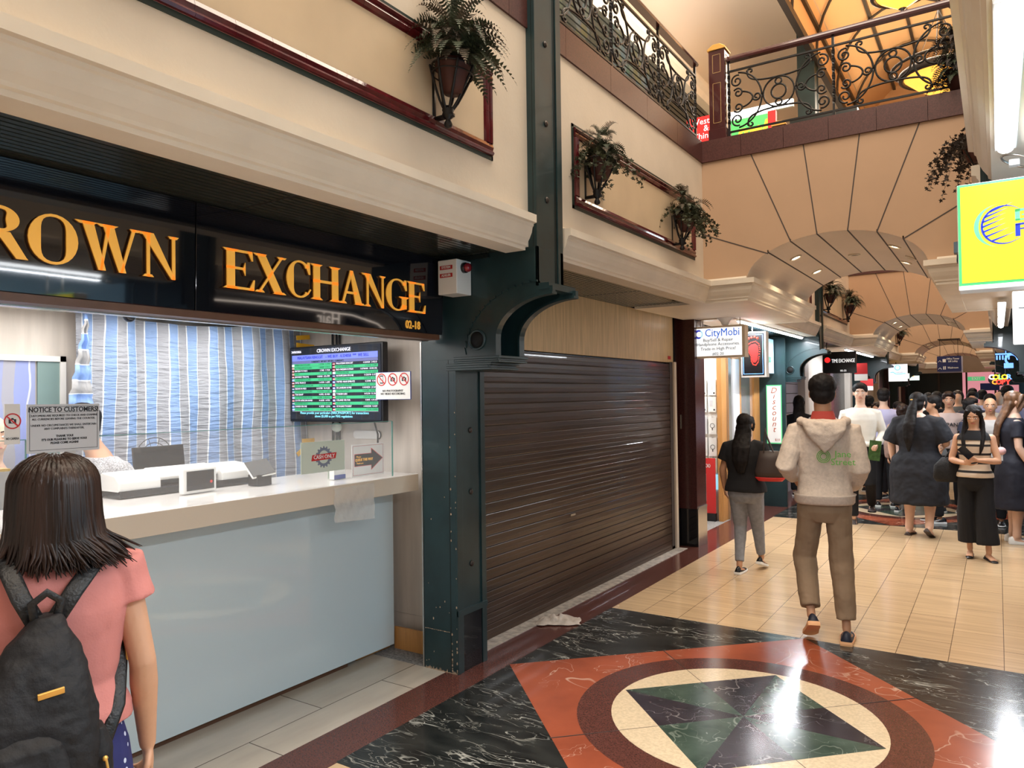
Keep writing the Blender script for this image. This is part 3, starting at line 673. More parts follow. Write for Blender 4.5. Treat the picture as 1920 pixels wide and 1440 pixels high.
m.sheet([[(x, y, z) for x, z in pts] for y in (8.0, 34)]); m.box((-2.16, 8.0, 3.84), (-2.10, 8.05, 3.85))
m.mat('vault_orange').face([(CX - 1.0, 16.0, 3.83), (CX + 1.0, 16.0, 3.83), (CX + 1.0, 16.0, 6.4)] + [(x, 16.0, z) for x, z in pts[::-1]]); struct(m.build('ceiling_2', smooth=True, recalc=False))
m = MB(); m.mat('vault_orange').box((.0, 8.0, 3.84), (.06, 20, 6.42)); struct(m.build('wall_right'))
m = MB(); m.mat('rib_dark')
for a in (18, 62, 90, 118, 162):
    a = math.radians(a); x, z = CX - .985 * math.cos(a), 6.4 + 1.235 * math.sin(a); m.box((x - .022, 8.0, z - .03), (x + .022, 20, z + .03))
for y in (8.1, 9.6, 11.1, 12.7, 14.3):
    q = [(CX - .96 * math.cos(PI * i / 20), y, 6.4 + 1.2 * math.sin(PI * i / 20)) for i in range(21)]
    m.tube(q, .02, 6, rnd_end=False)
m.box((-2.12, 8.0, 6.33), (-2.04, 20, 6.43)); m.box((-.14, 8.0, 6.33), (-.06, 20, 6.43))
struct(m.build('trim_7'))
def chandelier(x, y, z, r, label):
    t = thing('pendant_lamp', label, 'pendant lamp', (x, y, z), 0, 'amber bowl lamps hanging in the vault')
    b = MB(); b.mat('amber').lathe([(.001, -.30 * r / .4), (.10 * r, -.275 * r / .4), (.55 * r, -.16 * r / .4), (.85 * r, -.05), (.98 * r, 0), (.9 * r, 0)], c=(x, y, z), n=28, cap=False); b.build('glass_bowl', t, smooth=True)
    g = MB(); g.mat('rib_dark'); cir = lambda rr_, zz: [(x + rr_ * math.cos(2 * PI * k / 32), y + rr_ * math.sin(2 * PI * k / 32), z + zz) for k in range(32)]
    g.tube(cir(r, .0), (.05, .035), 8, closed=True); g.tube(cir(r * 1.25, .09), .02, 6, closed=True); g.build('metal_ring', t, smooth=True)
    h = MB(); h.mat('rib_dark')
    for k in range(3): a = 2 * PI * k / 3 + .5; h.tube([(x + r * math.cos(a), y + r * math.sin(a), z), (x, y, z + .75)], .006, 5)
    h.tube([(x, y, z + .75), (x, y, 7.6)], .008, 5); h.build('rods', t); 
    f = MB(); f.mat('rib_dark').lathe([(.001, -.05), (.03, -.02), (.015, 0), (.04, .015), (.001, .02)], c=(x, y, z - .30 * r / .4), n=12); f.build('finial', t, smooth=True)
    l = bpy.data.lights.new('lamp_light', 'POINT'); l.energy = 26; l.color = (1, .62, .3); l.shadow_soft_size = .2; o = bpy.data.objects.new('lamp_light', l); COL.objects.link(o); o.location = (x, y, z + .35)
chandelier(-.50, 10.0, 5.36, .40, 'amber glass bowl lamp in a dark metal ring, half hidden by the fern')
chandelier(-.76, 8.75, 5.85, .28, 'amber glass bowl lamp at the top edge, above the footbridge handrail')
# upstairs shops
mat('lit_green', (.10, .55, .16), .4, emis=(.10, .60, .14), es=.8); mat('lit_red', (.7, .03, .03), .4, emis=(.75, .03, .03), es=.6); mat('lit_yellow', (.9, .6, .05), .4, emis=(1, .6, .05), es=.8)
mat('lit_pale', (.8, .9, .85), .4, emis=(.75, .9, .85), es=.9); mat('lit_cyan', (.4, .75, .8), .4, emis=(.3, .7, .9), es=.7)
t = thing('sign_board', 'green upstairs shop sign with yellow lettering and red edges, seen through the footbridge railing', 'sign', (-2.5, 8.9, 4.1), 0)
b = MB(); b.mat('lit_green').box((-2.95, 9.0, 4.30), (-2.22, 9.05, 4.95)); b.mat('lit_pale').box((-2.95, 9.0, 4.95), (-2.22, 9.05, 4.98)); b.build('board', t); b = MB(); b.mat('iron').box((-2.9, 9.01, 3.832), (-2.88, 9.03, 4.3)); b.build('stand', t)
b = MB(); b.mat('lit_red').box((-2.22, 8.99, 4.26), (-2.13, 9.05, 4.97)); b.build('red_edge', t)
text('lettering', 'mal', .24, (-2.42, 8.993, 4.78), (1, 0, 0), (0, 0, 1), 'lit_yellow', t, shear=.3, bold=.012); text('lettering', 'food', .13, (-2.42, 8.993, 4.60), (1, 0, 0), (0, 0, 1), 'lit_yellow', t)
t = thing('sign_board', 'red upstairs sign with white words Western and Chinese Food beside the newel post', 'sign', (-2.75, 8.0, 4.1), 0)
b = MB(); b.mat('lit_red').box((-2.86, 8.0, 4.22), (-2.46, 8.04, 4.70)); b.build('board', t); b = MB(); b.mat('iron').box((-2.67, 8.01, 3.832), (-2.65, 8.03, 4.22)); b.build('stand', t)
text('lettering', 'Western\n&\nChinese\nFood', .095, (-2.64, 7.995, 4.52), (1, 0, 0), (0, 0, 1), 'white_lit', t, line=.85)
t = thing('tube_light', 'white fluorescent tube upstairs above the green sign', 'ceiling light', (-2.4, 9.2, 5.15), 0)
b = MB(); b.mat('tube_glow').tube([(-2.95, 9.4, 5.13), (-2.05, 9.4, 5.20)], .018, 8); b.build('tube', t, smooth=True); b = MB(); b.mat('white_plastic').box((-2.98, 9.42, 5.13), (-2.02, 9.46, 5.22)); b.build('housing', t)
t = thing('cabinet', 'dark grey upstairs kiosk wall behind the footbridge railing', 'kiosk', (-1.75, 9.3, 3.84), 0)
b = MB(); b.mat('green_dark').box((-2.05, 9.35, 3.84), (-1.30, 9.75, 4.95)); b.build('body', t); b = MB(); b.mat('steel').box((-2.0, 9.345, 4.1), (-1.62, 9.35, 4.55)); b.build('metal_panel', t)
def poster_mat(name, seed):
    m = mat(name, (.5, .7, .6), .4); nt = m.node_tree; n = nt.nodes; L = nt.links; tc = n.new('ShaderNodeTexCoord'); v = n.new('ShaderNodeTexVoronoi'); v.inputs['Scale'].default_value = 7
    L.new(tc.outputs['Object'], v.inputs['Vector']); r = n.new('ShaderNodeValToRGB'); r.color_ramp.interpolation = 'CONSTANT'; cs = [(.05, .45, .12), (.8, .85, .75), (.85, .6, .05), (.7, .8, .85), (.55, .25, .30), (.2, .55, .75), (.03, .03, .03), (.8, .85, .5)]; e = r.color_ramp.elements
    while len(e) < 8: e.new(.5)
    for i in range(8): e[i].position = i / 8
    for i in range(8): e[i].color = (*cs[i], 1)
    L.new(v.outputs['Color'], r.inputs[0]); L.new(r.outputs[0], n['Principled BSDF'].inputs['Emission Color']); L.new(r.outputs[0], n['Principled BSDF'].inputs['Base Color']); n['Principled BSDF'].inputs['Emission Strength'].default_value = 1.1
poster_mat('stained', 1)
for i, (ya, yb, d_) in enumerate(((7.2, 8.3, 'nearest the green column'), (8.8, 9.9, 'in the middle'), (10.6, 12.2, 'nearest the newel post'))):
    t = thing('window_poster', 'colourful lit picture panel in the upstairs shop window, %s' % d_, 'poster', (-5.04, (ya + yb) / 2, 3.9), 0, 'lit picture panels upstairs')
    b = MB(); b.mat('stained').box((-5.045, ya, 4.0), (-5.03, yb, 4.95)); b.build('picture', t); b = MB(); b.mat('iron')
    for z in (3.97, 4.95): b.box((-5.045, ya - .03, z), (-5.02, yb + .03, z + .03))
    for y in (ya - .03, yb): b.box((-5.045, y, 3.97), (-5.02, y + .03, 4.98))
    b.build('frame', t)

# ================================================================== CURRENCY COUNTER (left, nearest)
SX, SY = V((0, 1, 0)), V((0, 0, 1))      # reading directions of signs on the left-hand shopfronts
def sign_frame(x):                       # local (u along y, v up) -> world on plane x facing +x
    return lambda u, v, d=0: (x + d, u, v)
t = thing('shop_sign', 'long glossy black sign with golden letters CROWN EXCHANGE over the currency counter', 'sign', (-2.75, 1.0, 1.98))
b = MB(); b.mat('sign_black'); [b.prism([(-2.80, 1.985), (-2.7125, 1.985), (-2.701, 2.425), (-2.80, 2.425)], a_, c_, FX) for a_, c_ in ((-1.3, 1.795), (1.799, 3.395))]; b.build('board', t, bevel=.002)
b = MB(); b.mat('wood_brown').box((-2.86, -1.3, 1.955), (-2.715, 3.37, 1.984)); b.mat('steel').box((-2.84, -1.3, 1.950), (-2.80, 3.37, 1.9555)); b.build('bottom_trim', t)
def glyph(ch, w, h):
    S, T, e, sw = .235 * h, .075 * h, .055 * h, .10 * h     # stem, hairline, serif height, serif overhang
    B = []; R = lambda x0, y0, x1, y1: B.append([(x0, y0), (x1, y0), (x1, y1), (x0, y1)])
    def serif(xc, y, half, up): B.append([(xc - half, y), (xc + half, y), (xc + half * .62, y + e * up), (xc - half * .62, y + e * up)])
    def ring(a0, a1, cx, cy, rx, ry, tk, th, n=26):
        for i in range(n):
            q = []
            for a in (a0 + (a1 - a0) * i / n, a0 + (a1 - a0) * (i + 1) / n):
                c, s_ = math.cos(a), math.sin(a); k = th + (tk - th) * abs(c) ** 1.5; q.append(((cx + rx * c, cy + ry * s_), (cx + (rx - k) * c, cy + (ry - th) * s_)))
            B.append([q[0][0], q[1][0], q[1][1], q[0][1]])
    def slant(x0, x1, t_): B.append([(x0, h), (x0 + t_, h), (x1 + t_, 0), (x1, 0)])
    if ch in 'CO G'.replace(' ', ''):
        if ch == 'O': ring(0, 2 * PI, w / 2, h / 2, w / 2, h / 2 * 1.03, S, T * .7)
        else:
            ring(.75, 2 * PI - .80, w * .52, h / 2, w * .52, h / 2 * 1.03, S, T * .7); B.append([(w * .84, h), (w * .93, h), (w * .95, h * .66), (w * .90, h * .66), (w * .78, h * .88)])
            if ch == 'C': B.append([(w * .80, h * .10), (w * .86, h * .10), (w * .98, h * .24), (w * .94, h * .26)])
            else: R(w * .72, h * .06, w * .72 + S * .9, h * .44); serif(w * .72 + S * .45, h * .45, S * .95, -1); R(w * .60, h * .42, w * 1.02, h * .455); B.append([(w * .6, 0), (w * .84, h * .05), (w * .95, h * .16), (w * .72, h * .2)])
    elif ch in 'EHRN':
        x = sw * .6; R(x, 0, x + S, h) if ch != 'N' else R(x + S * .3, 0, x + S * .3 + T, h)
        if ch != 'N':
            for y, u in ((0, 1), (h, -1)): serif(x + S / 2, y, S / 2 + sw, u)
        if ch == 'E':
            R(x, 0, w * .96, T * .8); R(x, h - T * .8, w * .90, h); R(x, h * .5, w * .66, h * .5 + T * .8); B.append([(w * .80, 0), (w * .97, 0), (w, h * .28), (w * .965, h * .28)]); B.append([(w * .76, h), (w * .92, h), (w * .94, h * .76), (w * .905, h * .76)]); B.append([(w * .60, h * .52), (w * .68, h * .36), (w * .68, h * .70)])
        if ch == 'H':
            x2 = w - sw * .6 - S; R(x2, 0, x2 + S, h); R(x, h * .49, x2 + S, h * .49 + T)
            for y, u in ((0, 1), (h, -1)): serif(x2 + S / 2, y, S / 2 + sw, u)
        if ch == 'R':
            ring(-PI / 2, PI / 2, w * .46, h * .745, w * .40, h * .255, S, T * .8); R(x, h - T * .8, w * .47, h); R(x, h * .49, w * .47, h * .49 + T * .7); B.append([(w * .38, h * .5), (w * .38 + S * 1.1, h * .5), (w * 1.0, T * .5), (w * 1.04, 0), (w * .80, 0)])
        if ch == 'N':
            x2 = w - sw - T; R(x2, h * .0, x2 + T, h); B.append([(x - S * .2, h), (x + S, h), (x2 + T, 0), (x2 - T * .2, 0)]); serif(x + S * .3 + T / 2, 0, sw * 1.3, 1); serif(x2 + T / 2, h, sw * 1.3, -1); serif(x + S * .1, h, S * .7, -1)
    elif ch == 'W':
        q = w / 3.0; B.append([(w * .04, h), (w * .04 + S, h), (w * .36 + T, 0), (w * .30, 0)]); B.append([(w * .50 - T, h), (w * .50, h), (w * .36, 0), (w * .32, 0)]); B.append([(w * .37, h), (w * .37 + S, h), (w * .70 + T, 0), (w * .64, 0)]); B.append([(w * .93 - T, h), (w * .93, h), (w * .70, 0), (w * .66, 0)])
        for xc, hf in ((w * .11, S), (w * .45, S * 1.0), (w * .92, sw * 1.2)): serif(xc, h, hf, -1)
    elif ch == 'X':
        slant(w * .05, w * .62, S * 1.1); B.append([(w * .90 - T, h), (w * .90, h), (w * .16, 0), (w * .16 - T, 0)])
        for xc, y, hf, u in ((w * .16, h, S * .9, -1), (w * .86, h, sw * 1.5, -1), (w * .78, 0, S * .9, 1), (w * .14, 0, sw * 1.5, 1)): serif(xc, y, hf, u)
    elif ch == 'A':
        B.append([(w * .50 - T, h), (w * .54, h), (w * .94, 0), (w * .94 - S * 1.15, 0)]); B.append([(w * .50 - T, h * .97), (w * .53, h * .97), (w * .15, 0), (w * .15 - T, 0)]); R(w * .26, h * .30, w * .70, h * .30 + T * .9); serif(w * .12, 0, sw * 1.5, 1); serif(w * .84, 0, S * .95, 1)
    return B
def gold_word(word, y0, pitch, z0, h):
    y = y0
    for ch, wd in word:
        b = MB(); F = lambda u, v, d: (-2.708 + d, y + u, z0 + v)
        for poly in glyph(ch, wd, h): b.mat('letter_edge').prism(poly, 0, .012, F)
        e = .0012
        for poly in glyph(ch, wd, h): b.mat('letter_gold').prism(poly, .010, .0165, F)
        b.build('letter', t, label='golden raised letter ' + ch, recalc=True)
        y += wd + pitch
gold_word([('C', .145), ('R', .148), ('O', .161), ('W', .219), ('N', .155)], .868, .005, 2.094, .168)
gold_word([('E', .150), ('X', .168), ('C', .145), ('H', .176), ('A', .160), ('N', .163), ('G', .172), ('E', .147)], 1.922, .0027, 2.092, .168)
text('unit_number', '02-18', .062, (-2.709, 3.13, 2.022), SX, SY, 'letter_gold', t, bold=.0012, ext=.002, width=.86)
# booth shell
m = MB(); m.mat('panel_cream').box((-4.36, -2.0, 0), (-4.30, 3.80, 2.45)); m.box((-4.36, 3.70, 0), (-2.93, 3.80, 2.44)); m.mat('groove')
for y in (-.6, .1, .8, 1.5, 2.2): m.box((-4.302, y, .2), (-4.299, y + .004, 2.1))
struct(m.build('wall_left')); m = MB(); m.mat('white_paint').box((-4.36, -2.0, 2.115), (-2.80, 3.72, 2.16)); struct(m.build('ceiling'))
m = MB(); m.mat('panel_cream').box((-3.0, 3.62, .0), (-2.93, 3.70, 2.0)); m.mat('groove').box((-2.96, 3.615, 0), (-2.953, 3.62, 1.96)); m.box((-4.3, 3.698, .2), (-3.0, 3.7, .2))
m.mat('white_paint').box((-2.935, 3.60, 0), (-2.925, 3.64, 1.96)); m.mat('steel').box((-2.925, 3.44, 0), (-2.915, 3.62, 1.955)); m.mat('wood_orange').box((-3.30, 3.60, 0), (-2.94, 3.615, .14)); struct(m.build('trim_8'))
mat('panel_green', (.20, .29, .28), .4)
t = thing('window_frame', 'grey framed inner hatch window in the back wall of the currency booth', 'window', (-4.3, 1.3, 1.3)); b = MB(); b.mat('white_paint')
for a, c in (((.7, 1.84), (2.05, 1.87)), ((.7, 1.2), (2.05, 1.23)), ((.7, 1.2), (.73, 1.87)), ((2.02, 1.2), (2.05, 1.87))): b.box((-4.30, a[0], a[1]), (-4.275, c[0], c[1]))
b.build('frame', t); stripes('curtain_far', 1, [(0, (.30, .34, .55)), (.33, (.36, .36, .42)), (.62, (.28, .33, .62)), (.95, (.6, .62, .75))], .19, .4, warp=.05)
b = MB(); b.mat('curtain_far').box((-4.298, .73, 1.23), (-4.29, 1.90, 1.84)); b.mat('panel_green').box((-4.298, 1.91, 1.23), (-4.285, 2.02, 1.84)); b.build('pane', t)
# striped curtain
stripes('curtain', 1, [(0, (.26, .39, .66)), (.45, (.85, .88, .92)), (.475, (.36, .37, .41)), (.94, (.85, .88, .92))], .132, .38, warp=.022, bump=1.0, bstretch=(1, .5, 3.2), bs=14)
t = thing('curtain', 'blue and grey striped plastic sheet hung across the back of the booth', 'curtain', (-4.2, 2.9, .6))
b = MB(); b.mat('curtain'); rows = []
for i in range(40):
    z = 2.11 - 1.45 * i / 39; r_ = []
    for j in range(91):
        y = 2.06 + 1.63 * j / 90; f = noise.noise(V((y * 2.2, z * 1.2, 0))) * .05 + .018 * math.sin(y * 21 + z * 1.5) + noise.noise(V((y * 9, z * 4, 3))) * .010
        r_.append((-4.235 + f + .03 * (2.11 - z), y, z + (.02 * math.sin(y * 4) if i == 0 else 0)))
    rows.append(r_)
b.sheet(rows); b.build('sheet', t, smooth=True, recalc=False)
stripes('curtain_fold', 2, [(0, (.22, .36, .70)), (.5, (.85, .88, .92)), (.53, (.36, .36, .37)), (.95, (.85, .88, .92))], .16, .38, warp=.03, bump=.8, bstretch=(1, 3, .5), bs=12)
b = MB(); b.mat('curtain_fold'); rows = []
for i in range(22):
    z = 2.105 - .62 * i / 21; w0 = .005 + .115 * (i / 21); rows.append([(-4.14 + .02 * math.sin(j * 1.3) + .01 * (i % 3), 2.085 - w0 + (w0 + .06 * i / 21) * j / 8, z - .02 * j / 8) for j in range(9)])
b.sheet(rows); b.build('loose_corner', t, smooth=True, recalc=False)
b = MB(); b.mat('tape')
for y, z, w, a in ((3.60, 2.06, .12, .1), (3.62, 2.0, .16, -.05), (3.64, 1.32, .11, 0), (3.56, 1.24, .05, .6)): b.box((-4.15, y - w / 2, z - .016), (-4.145, y + w / 2, z + .016), Matrix.Translation((0, y, z)) @ Matrix.Rotation(a, 4, 'X') @ Matrix.Translation((0, -y, -z)))
b.build('tape_strips', t, label='strips of yellow tape')
t = thing('camera_dome', 'small dark security camera dome on the booth ceiling', 'security camera', (-4.0, 2.2, 2.11)); b = MB(); b.mat('white_plastic').lathe([(.05, .0), (.05, -.018), (.001, -.02)], c=(-4.0, 2.25, 2.113)); b.build('base', t, smooth=True); b = MB(); b.mat('black_gloss').ball((-4.0, 2.25, 2.09), .034); b.build('dome', t, smooth=True)
# counter
t = thing('counter', 'long white counter with cream edge and pale blue glass front', 'counter', (-3.4, 1.3, 0))
b = MB(); b.mat('counter_top').box((-3.78, -1.6, 1.115), (-3.1005, 3.62, 1.135)); b.build('worktop', t, bevel=.003)
b = MB(); b.mat('counter_edge').box((-3.14, -1.6, 1.03), (-3.10, 3.62, 1.134)); b.build('front_edge', t, bevel=.003)
b = MB(); b.mat('apron_glass').box((-3.30, -1.6, .035), (-3.285, 3.58, 1.06)); b.build('glass_front', t); 
b = MB(); b.mat('white_paint').box((-3.70, -1.6, .0), (-3.36, 3.58, 1.115)); b.mat('wood_orange').box((-3.36, 3.30, 0), (-3.34, 3.6, .13)); b.build('carcass', t)
b = MB(); b.mat('wood_brown').box((-3.34, -1.6, .0), (-3.315, 3.2, .03)); b.build('plinth', t)
# glass screen
def pane(name, label, y0, y1, z0, z1, x=-3.14):
    t = thing(name, label, 'glass screen', (x, (y0 + y1) / 2, z0)); b = MB(); b.mat('clear').box((x - .005, y0, z0), (x + .005, y1, z1)); b.build('pane', t)
    b = MB(); b.mat('glass_edge').box((x - .005, y0, z1), (x + .005, y1, z1 + .003)); b.box((x - .005, y1, z0), (x + .005, y1 + .003, z1)); b.build('polished_edge', t, label='green polished glass edge'); return t
pane('glass_screen', 'long low glass screen standing on the counter', 1.375, 3.42, 1.137, 1.475)
pane('glass_screen', 'left pane of the counter glass, behind the no camera sticker', -.6, 1.355, 1.137, 1.475)
t = thing('cable_bundle', 'three black cables running down the booth wall past the screen', 'cable', (-3.9, 3.68, 1.2)); 
for i, x in enumerate((-3.94, -3.90, -3.87)):
    b = MB(); b.mat('black_plastic').tube([(x, 3.685, 2.11), (x + .004, 3.68, 1.8), (x - .004 * i, 3.685, 1.5), (x, 3.68, 1.14)], .008, 6); b.build('cable', t, smooth=True)
# TV
mat('scr_black', (.01, .01, .012), .12, emis=(.02, .02, .03), es=.3, coat=.5); mat('scr_green', (.02, .2, .1), .2, emis=(.06, .48, .20), es=.85); mat('scr_blue', (.1, .12, .4), .2, emis=(.17, .22, .72), es=.9); mat('scr_grey', (.1, .1, .2), .2, emis=(.16, .18, .42), es=.6)
mat('scr_text', (.8, .8, .85), .4, emis=(.75, .75, .95), es=.8); mat('scr_ink', (.01, .05, .04), .4); mat('scr_cyan', (.2, .6, .7), .4, emis=(.2, .55, .7), es=.8); mat('scr_inkblue', (.03, .04, .4), .4, emis=(.03, .04, .5), es=.5)
t = thing('television', 'black wall screen listing exchange rates in green and black rows', 'screen', (-3.74, 3.52, 1.45))
b = MB(); b.mat('black_plastic').box((-4.185, 3.51, 1.462), (-3.295, 3.56, 1.985)); b.build('case', t, bevel=.006); b = MB(); b.mat('scr_black').box((-4.170, 3.5065, 1.478), (-3.312, 3.5105, 1.972)); b.build('screen', t)
b = MB(); sy = 3.5055
b.mat('scr_blue').box((-4.155, sy, 1.885), (-3.335, sy + .001, 1.925)); b.mat('scr_grey').box((-4.155, sy, 1.865), (-3.335, sy + .001, 1.884))
rh = .0205
for i in range(16):
    z = 1.8645 - rh * i
    b.mat('scr_green' if i in (0, 1) or i % 2 else 'scr_black').box((-4.155, sy, z - rh + .001), (-3.76, sy + .001, z))
    b.mat('scr_green' if i % 2 else 'scr_black').box((-3.735, sy, z - rh + .001), (-3.335, sy + .001, z))
b.mat('scr_text').box((-4.155, sy, 1.5345), (-3.335, sy + .001, 1.5355)); b.build('rate_rows', t)
b = MB(); rr = random.Random(5)
for i in range(16):
    for x in (-4.155, -3.748):
        b.mat(rr.choice(['red', 'scr_blue', 'label_red', 'ink_blue', 'white_lit', 'red'])).box((x, sy - .0005, 1.8615 - rh * i - .015), (x + .022, sy, 1.8615 - rh * i)); b.mat('scr_text').box((x, sy - .0008, 1.8615 - rh * i - .010), (x + .022, sy - .0004, 1.8615 - rh * i - .006))
b.build('flag_icons', t)
rt = V((1, 0, 0))
text('heading', 'CROWN EXCHANGE', .034, (-3.74, 3.505, 1.948), rt, SY, 'scr_text', t); text('date', '24/03/2026', .022, (-4.11, 3.505, 1.948), rt, SY, 'scr_text', t)
text('ticker', 'MALAYSIAN RINGGIT   -- WE BUY - 0.324058  ***  WE SELL', .029, (-3.755, 3.5045, 1.905), rt, SY, 'scr_inkblue', t, width=.92); text('column_heads', 'CURRENCY  WE BUY  WE SELL  CURRENCY', .016, (-3.80, 3.5045, 1.8745), rt, SY, 'scr_ink', t)
LN = ['AMERICAN DOLLARS', 'AUSTRALIAN DOLLARS', 'BRITISH POUNDS', 'EURO', 'JAPANESE YEN(100)', 'CANADIAN DOLLARS', 'SWISS FRANCS', 'NEW ZEALAND DOLLAR', 'INDIAN RUPEES', 'HONGKONG DOLLARS', 'THAI BAHT', 'SOUTH KOREAN WON', 'SOUTH AFRICAN RAND', 'PHILIPPINE PESOS', 'DANISH KRONE', 'TAIWAN DOLLARS']
RN = ['MALAYSIAN RINGGIT', 'SAUDI ARABIAN RIYAL', 'INDONESIAN RUPIAH', 'DANISH KRONE', 'NORWEGIAN KRONE', 'SWEDISH KRONE', 'UNITED ARAB EMIRATE', 'CHINESE RENMINBI', 'SRI LANKAN RUPEE', 'VIETNAM DONG', 'TURKISH LIRA', 'IRAQI DINAR', 'ICELAND KRONA', 'CZECH KORUNA', 'HUNGARY FORINT', 'QATAR RIYAL']
L2 = ['1.27789  1.2798', '0.88089  0.9010', '1.7085  1.7138', '1.47609  1.4875', '0.86089  133.6789', '0.912098  0.9430', '1.61098  1.6385', '0.76230  0.7585', '0.013789  76.01285', '0.163538  0.21889', '0.0392  35.8430', '0.0088  1148.0092', '0.06585  0.0760', '0.0218  45.6888', '0.18589  0.2018', '0.0401  0.0435']
R2 = ['0.324058  3.09213', '0.33328  0.3485', '0.0740080  13035.332', '0.19290  0.2005', '0.128198  0.1390', '0.120185  0.1385', '0.33085  0.3689', '0.18568  5.35189', '0.0034258  213.893', '0.060489  20098.99', '0.02138  31.3343', '0.000738  0.00106', '0.0095  0.01108', '0.0585585  0.06009', '0.0035584  0.0039', '0.3398  0.3808']
for dark in (0, 1):
    for nm, src, x, al in (('names_left', LN, -4.125, 'LEFT'), ('rates_left', L2, -3.775, 'RIGHT'), ('names_right', RN, -3.715, 'LEFT'), ('rates_right', R2, -3.34, 'RIGHT')):
        isg = lambda i: (i % 2 == 1) or (i == 0 and 'left' in nm)
        for i in range(16):
            if isg(i) == bool(dark): continue
            src_ = src[i]
            text(nm, src_, .0165, (x, 3.5045, 1.8645 - rh * (i + .5) + .001), rt, SY, 'scr_ink' if isg(i) else 'scr_text', t, align=al, res=1, ext=.0002)
text('note', 'Please provide your particulars (NRIC/PASSPORT) for transactions\nabove $5,000 as per MAS regulations', .024, (-3.745, 3.5045, 1.512), rt, SY, 'scr_cyan', t, line=.95)
b = MB(); b.mat('black_plastic').tube([(-3.42, 3.56, 1.46), (-3.43, 3.60, 1.38), (-3.47, 3.64, 1.30), (-3.50, 3.66, 1.22)], .006, 6); b.build('power_cord', t, smooth=True)
# prohibition icons
def prohibit(mb, F, c, r):
    for i in range(28):
        a, b_ = 2 * PI * i / 28, 2 * PI * (i + 1) / 28
        mb.mat('red').prism([(c[0] + r * math.cos(a), c[1] + r * math.sin(a)), (c[0] + r * math.cos(b_), c[1] + r * math.sin(b_)), (c[0] + r * .84 * math.cos(b_), c[1] + r * .84 * math.sin(b_)), (c[0] + r * .84 * math.cos(a), c[1] + r * .84 * math.sin(a))], .0012, .0018, F)
    s_ = .7071 * r; w = .07 * r; mb.prism([(c[0] - s_ + w, c[1] + s_ + w * -0), (c[0] - s_ - w, c[1] + s_ - w), (c[0] + s_ - w, c[1] - s_ - w), (c[0] + s_ + w, c[1] - s_ + w)], .0012, .0019, F)
def camera_icon(mb, F, c, r):
    mb.mat('ink').prism([(c[0] - r * .5, c[1] - r * .34), (c[0] + r * .5, c[1] - r * .34), (c[0] + r * .5, c[1] + r * .28), (c[0] + r * .2, c[1] + r * .28), (c[0] + r * .12, c[1] + r * .45), (c[0] - r * .12, c[1] + r * .45), (c[0] - r * .2, c[1] + r * .28), (c[0] - r * .5, c[1] + r * .28)], .0004, .0008, F)
    mb.mat('paper').prism([(c[0] + r * .22 * math.cos(k * PI / 8), c[1] - r * .03 + r * .22 * math.sin(k * PI / 8)) for k in range(16)], .0008, .0010, F)
t = thing('notice_sign', 'white no photography no video recording sign with three red circles below the rates screen', 'sign', (-3.2, 3.50, 1.61)); F = lambda u, v, d: (u, 3.497 - d, v)
b = MB(); b.mat('paper').box((-3.345, 3.497, 1.612), (-3.055, 3.503, 1.782)); b.mat('ink_blue').box((-3.348, 3.4985, 1.609), (-3.052, 3.504, 1.785)); b.build('board', t)
b = MB()
for i, x in enumerate((-3.295, -3.20, -3.105)):
    if i == 0: b.mat('ink').prism([(x - .014, 1.712), (x + .014, 1.712), (x + .014, 1.764), (x - .014, 1.764)], .0004, .0007, F); b.mat('paper').prism([(x - .011, 1.719), (x + .011, 1.719), (x + .011, 1.757), (x - .011, 1.757)], .0007, .0009, F)
    else: camera_icon(b, F, (x, 1.737), .036)
    prohibit(b, F, (x, 1.737), .040)
b.build('icons', t); text('lettering', 'NO PHOTOGRAPHY\nNO VIDEO RECORDING', .019, (-3.20, 3.496, 1.655), rt, SY, 'ink', t)
t = thing('power_socket', 'cream socket box with plugs half hidden below the rates screen', 'socket', (-3.9, 3.68, 1.38)); b = MB(); b.mat('paper_mint').ball((-3.88, 3.66, 1.42), (.05, .02, .035)); b.build('box', t, smooth=True)
t = thing('cutout_handle', 'pale oval hand hole with dark rim in the booth wall panel', 'handle', (-3.5, 3.69, 1.36)); b = MB(); b.mat('white_paint').prism([(-3.62 + (.10 if k < 9 or k > 24 else -.10) + .028 * math.cos(k * PI / 16), 1.37 + .028 * math.sin(k * PI / 16)) for k in range(32)], 3.690, 3.6935, FX); b.build('oval', t); b = MB(); b.mat('ink').tube([(-3.52 + .029 * math.cos(a), 3.691, 1.37 + .029 * math.sin(a)) for a in [-1.3 + .2 * i for i in range(14)]], .004, 5); b.build('rim', t)
# notice to customers and sticker, on the glass facing the corridor (+x)
def FP(x): return lambda u, v, d: (x + d, u, v)
t = thing('notice_sign', 'grey laminated sheet headed NOTICE TO CUSTOMERS hung on the counter glass', 'sign', (-3.12, 1.49, 1.42)); F = FP(-3.128)
b = MB(); b.mat('paper_grey').box((-3.132, 1.355, 1.422), (-3.128, 1.63, 1.612)); b.build('sheet', t)
b = MB(); b.mat('ink')
for a, c in (((1.364, 1.432), (1.622, 1.4335)), ((1.364, 1.602), (1.622, 1.6035)), ((1.364, 1.432), (1.3655, 1.6035)), ((1.6205, 1.432), (1.622, 1.6035)), ((1.370, 1.5785), (1.617, 1.5797))): b.box((-3.128, a[0], a[1]), (-3.1274, c[0], c[1]))
b.build('border', t); xs = -3.1274
text('heading', 'NOTICE TO CUSTOMERS!', .0268, (xs, 1.493, 1.590), SX, SY, 'ink', t, bold=.0005, width=.86)
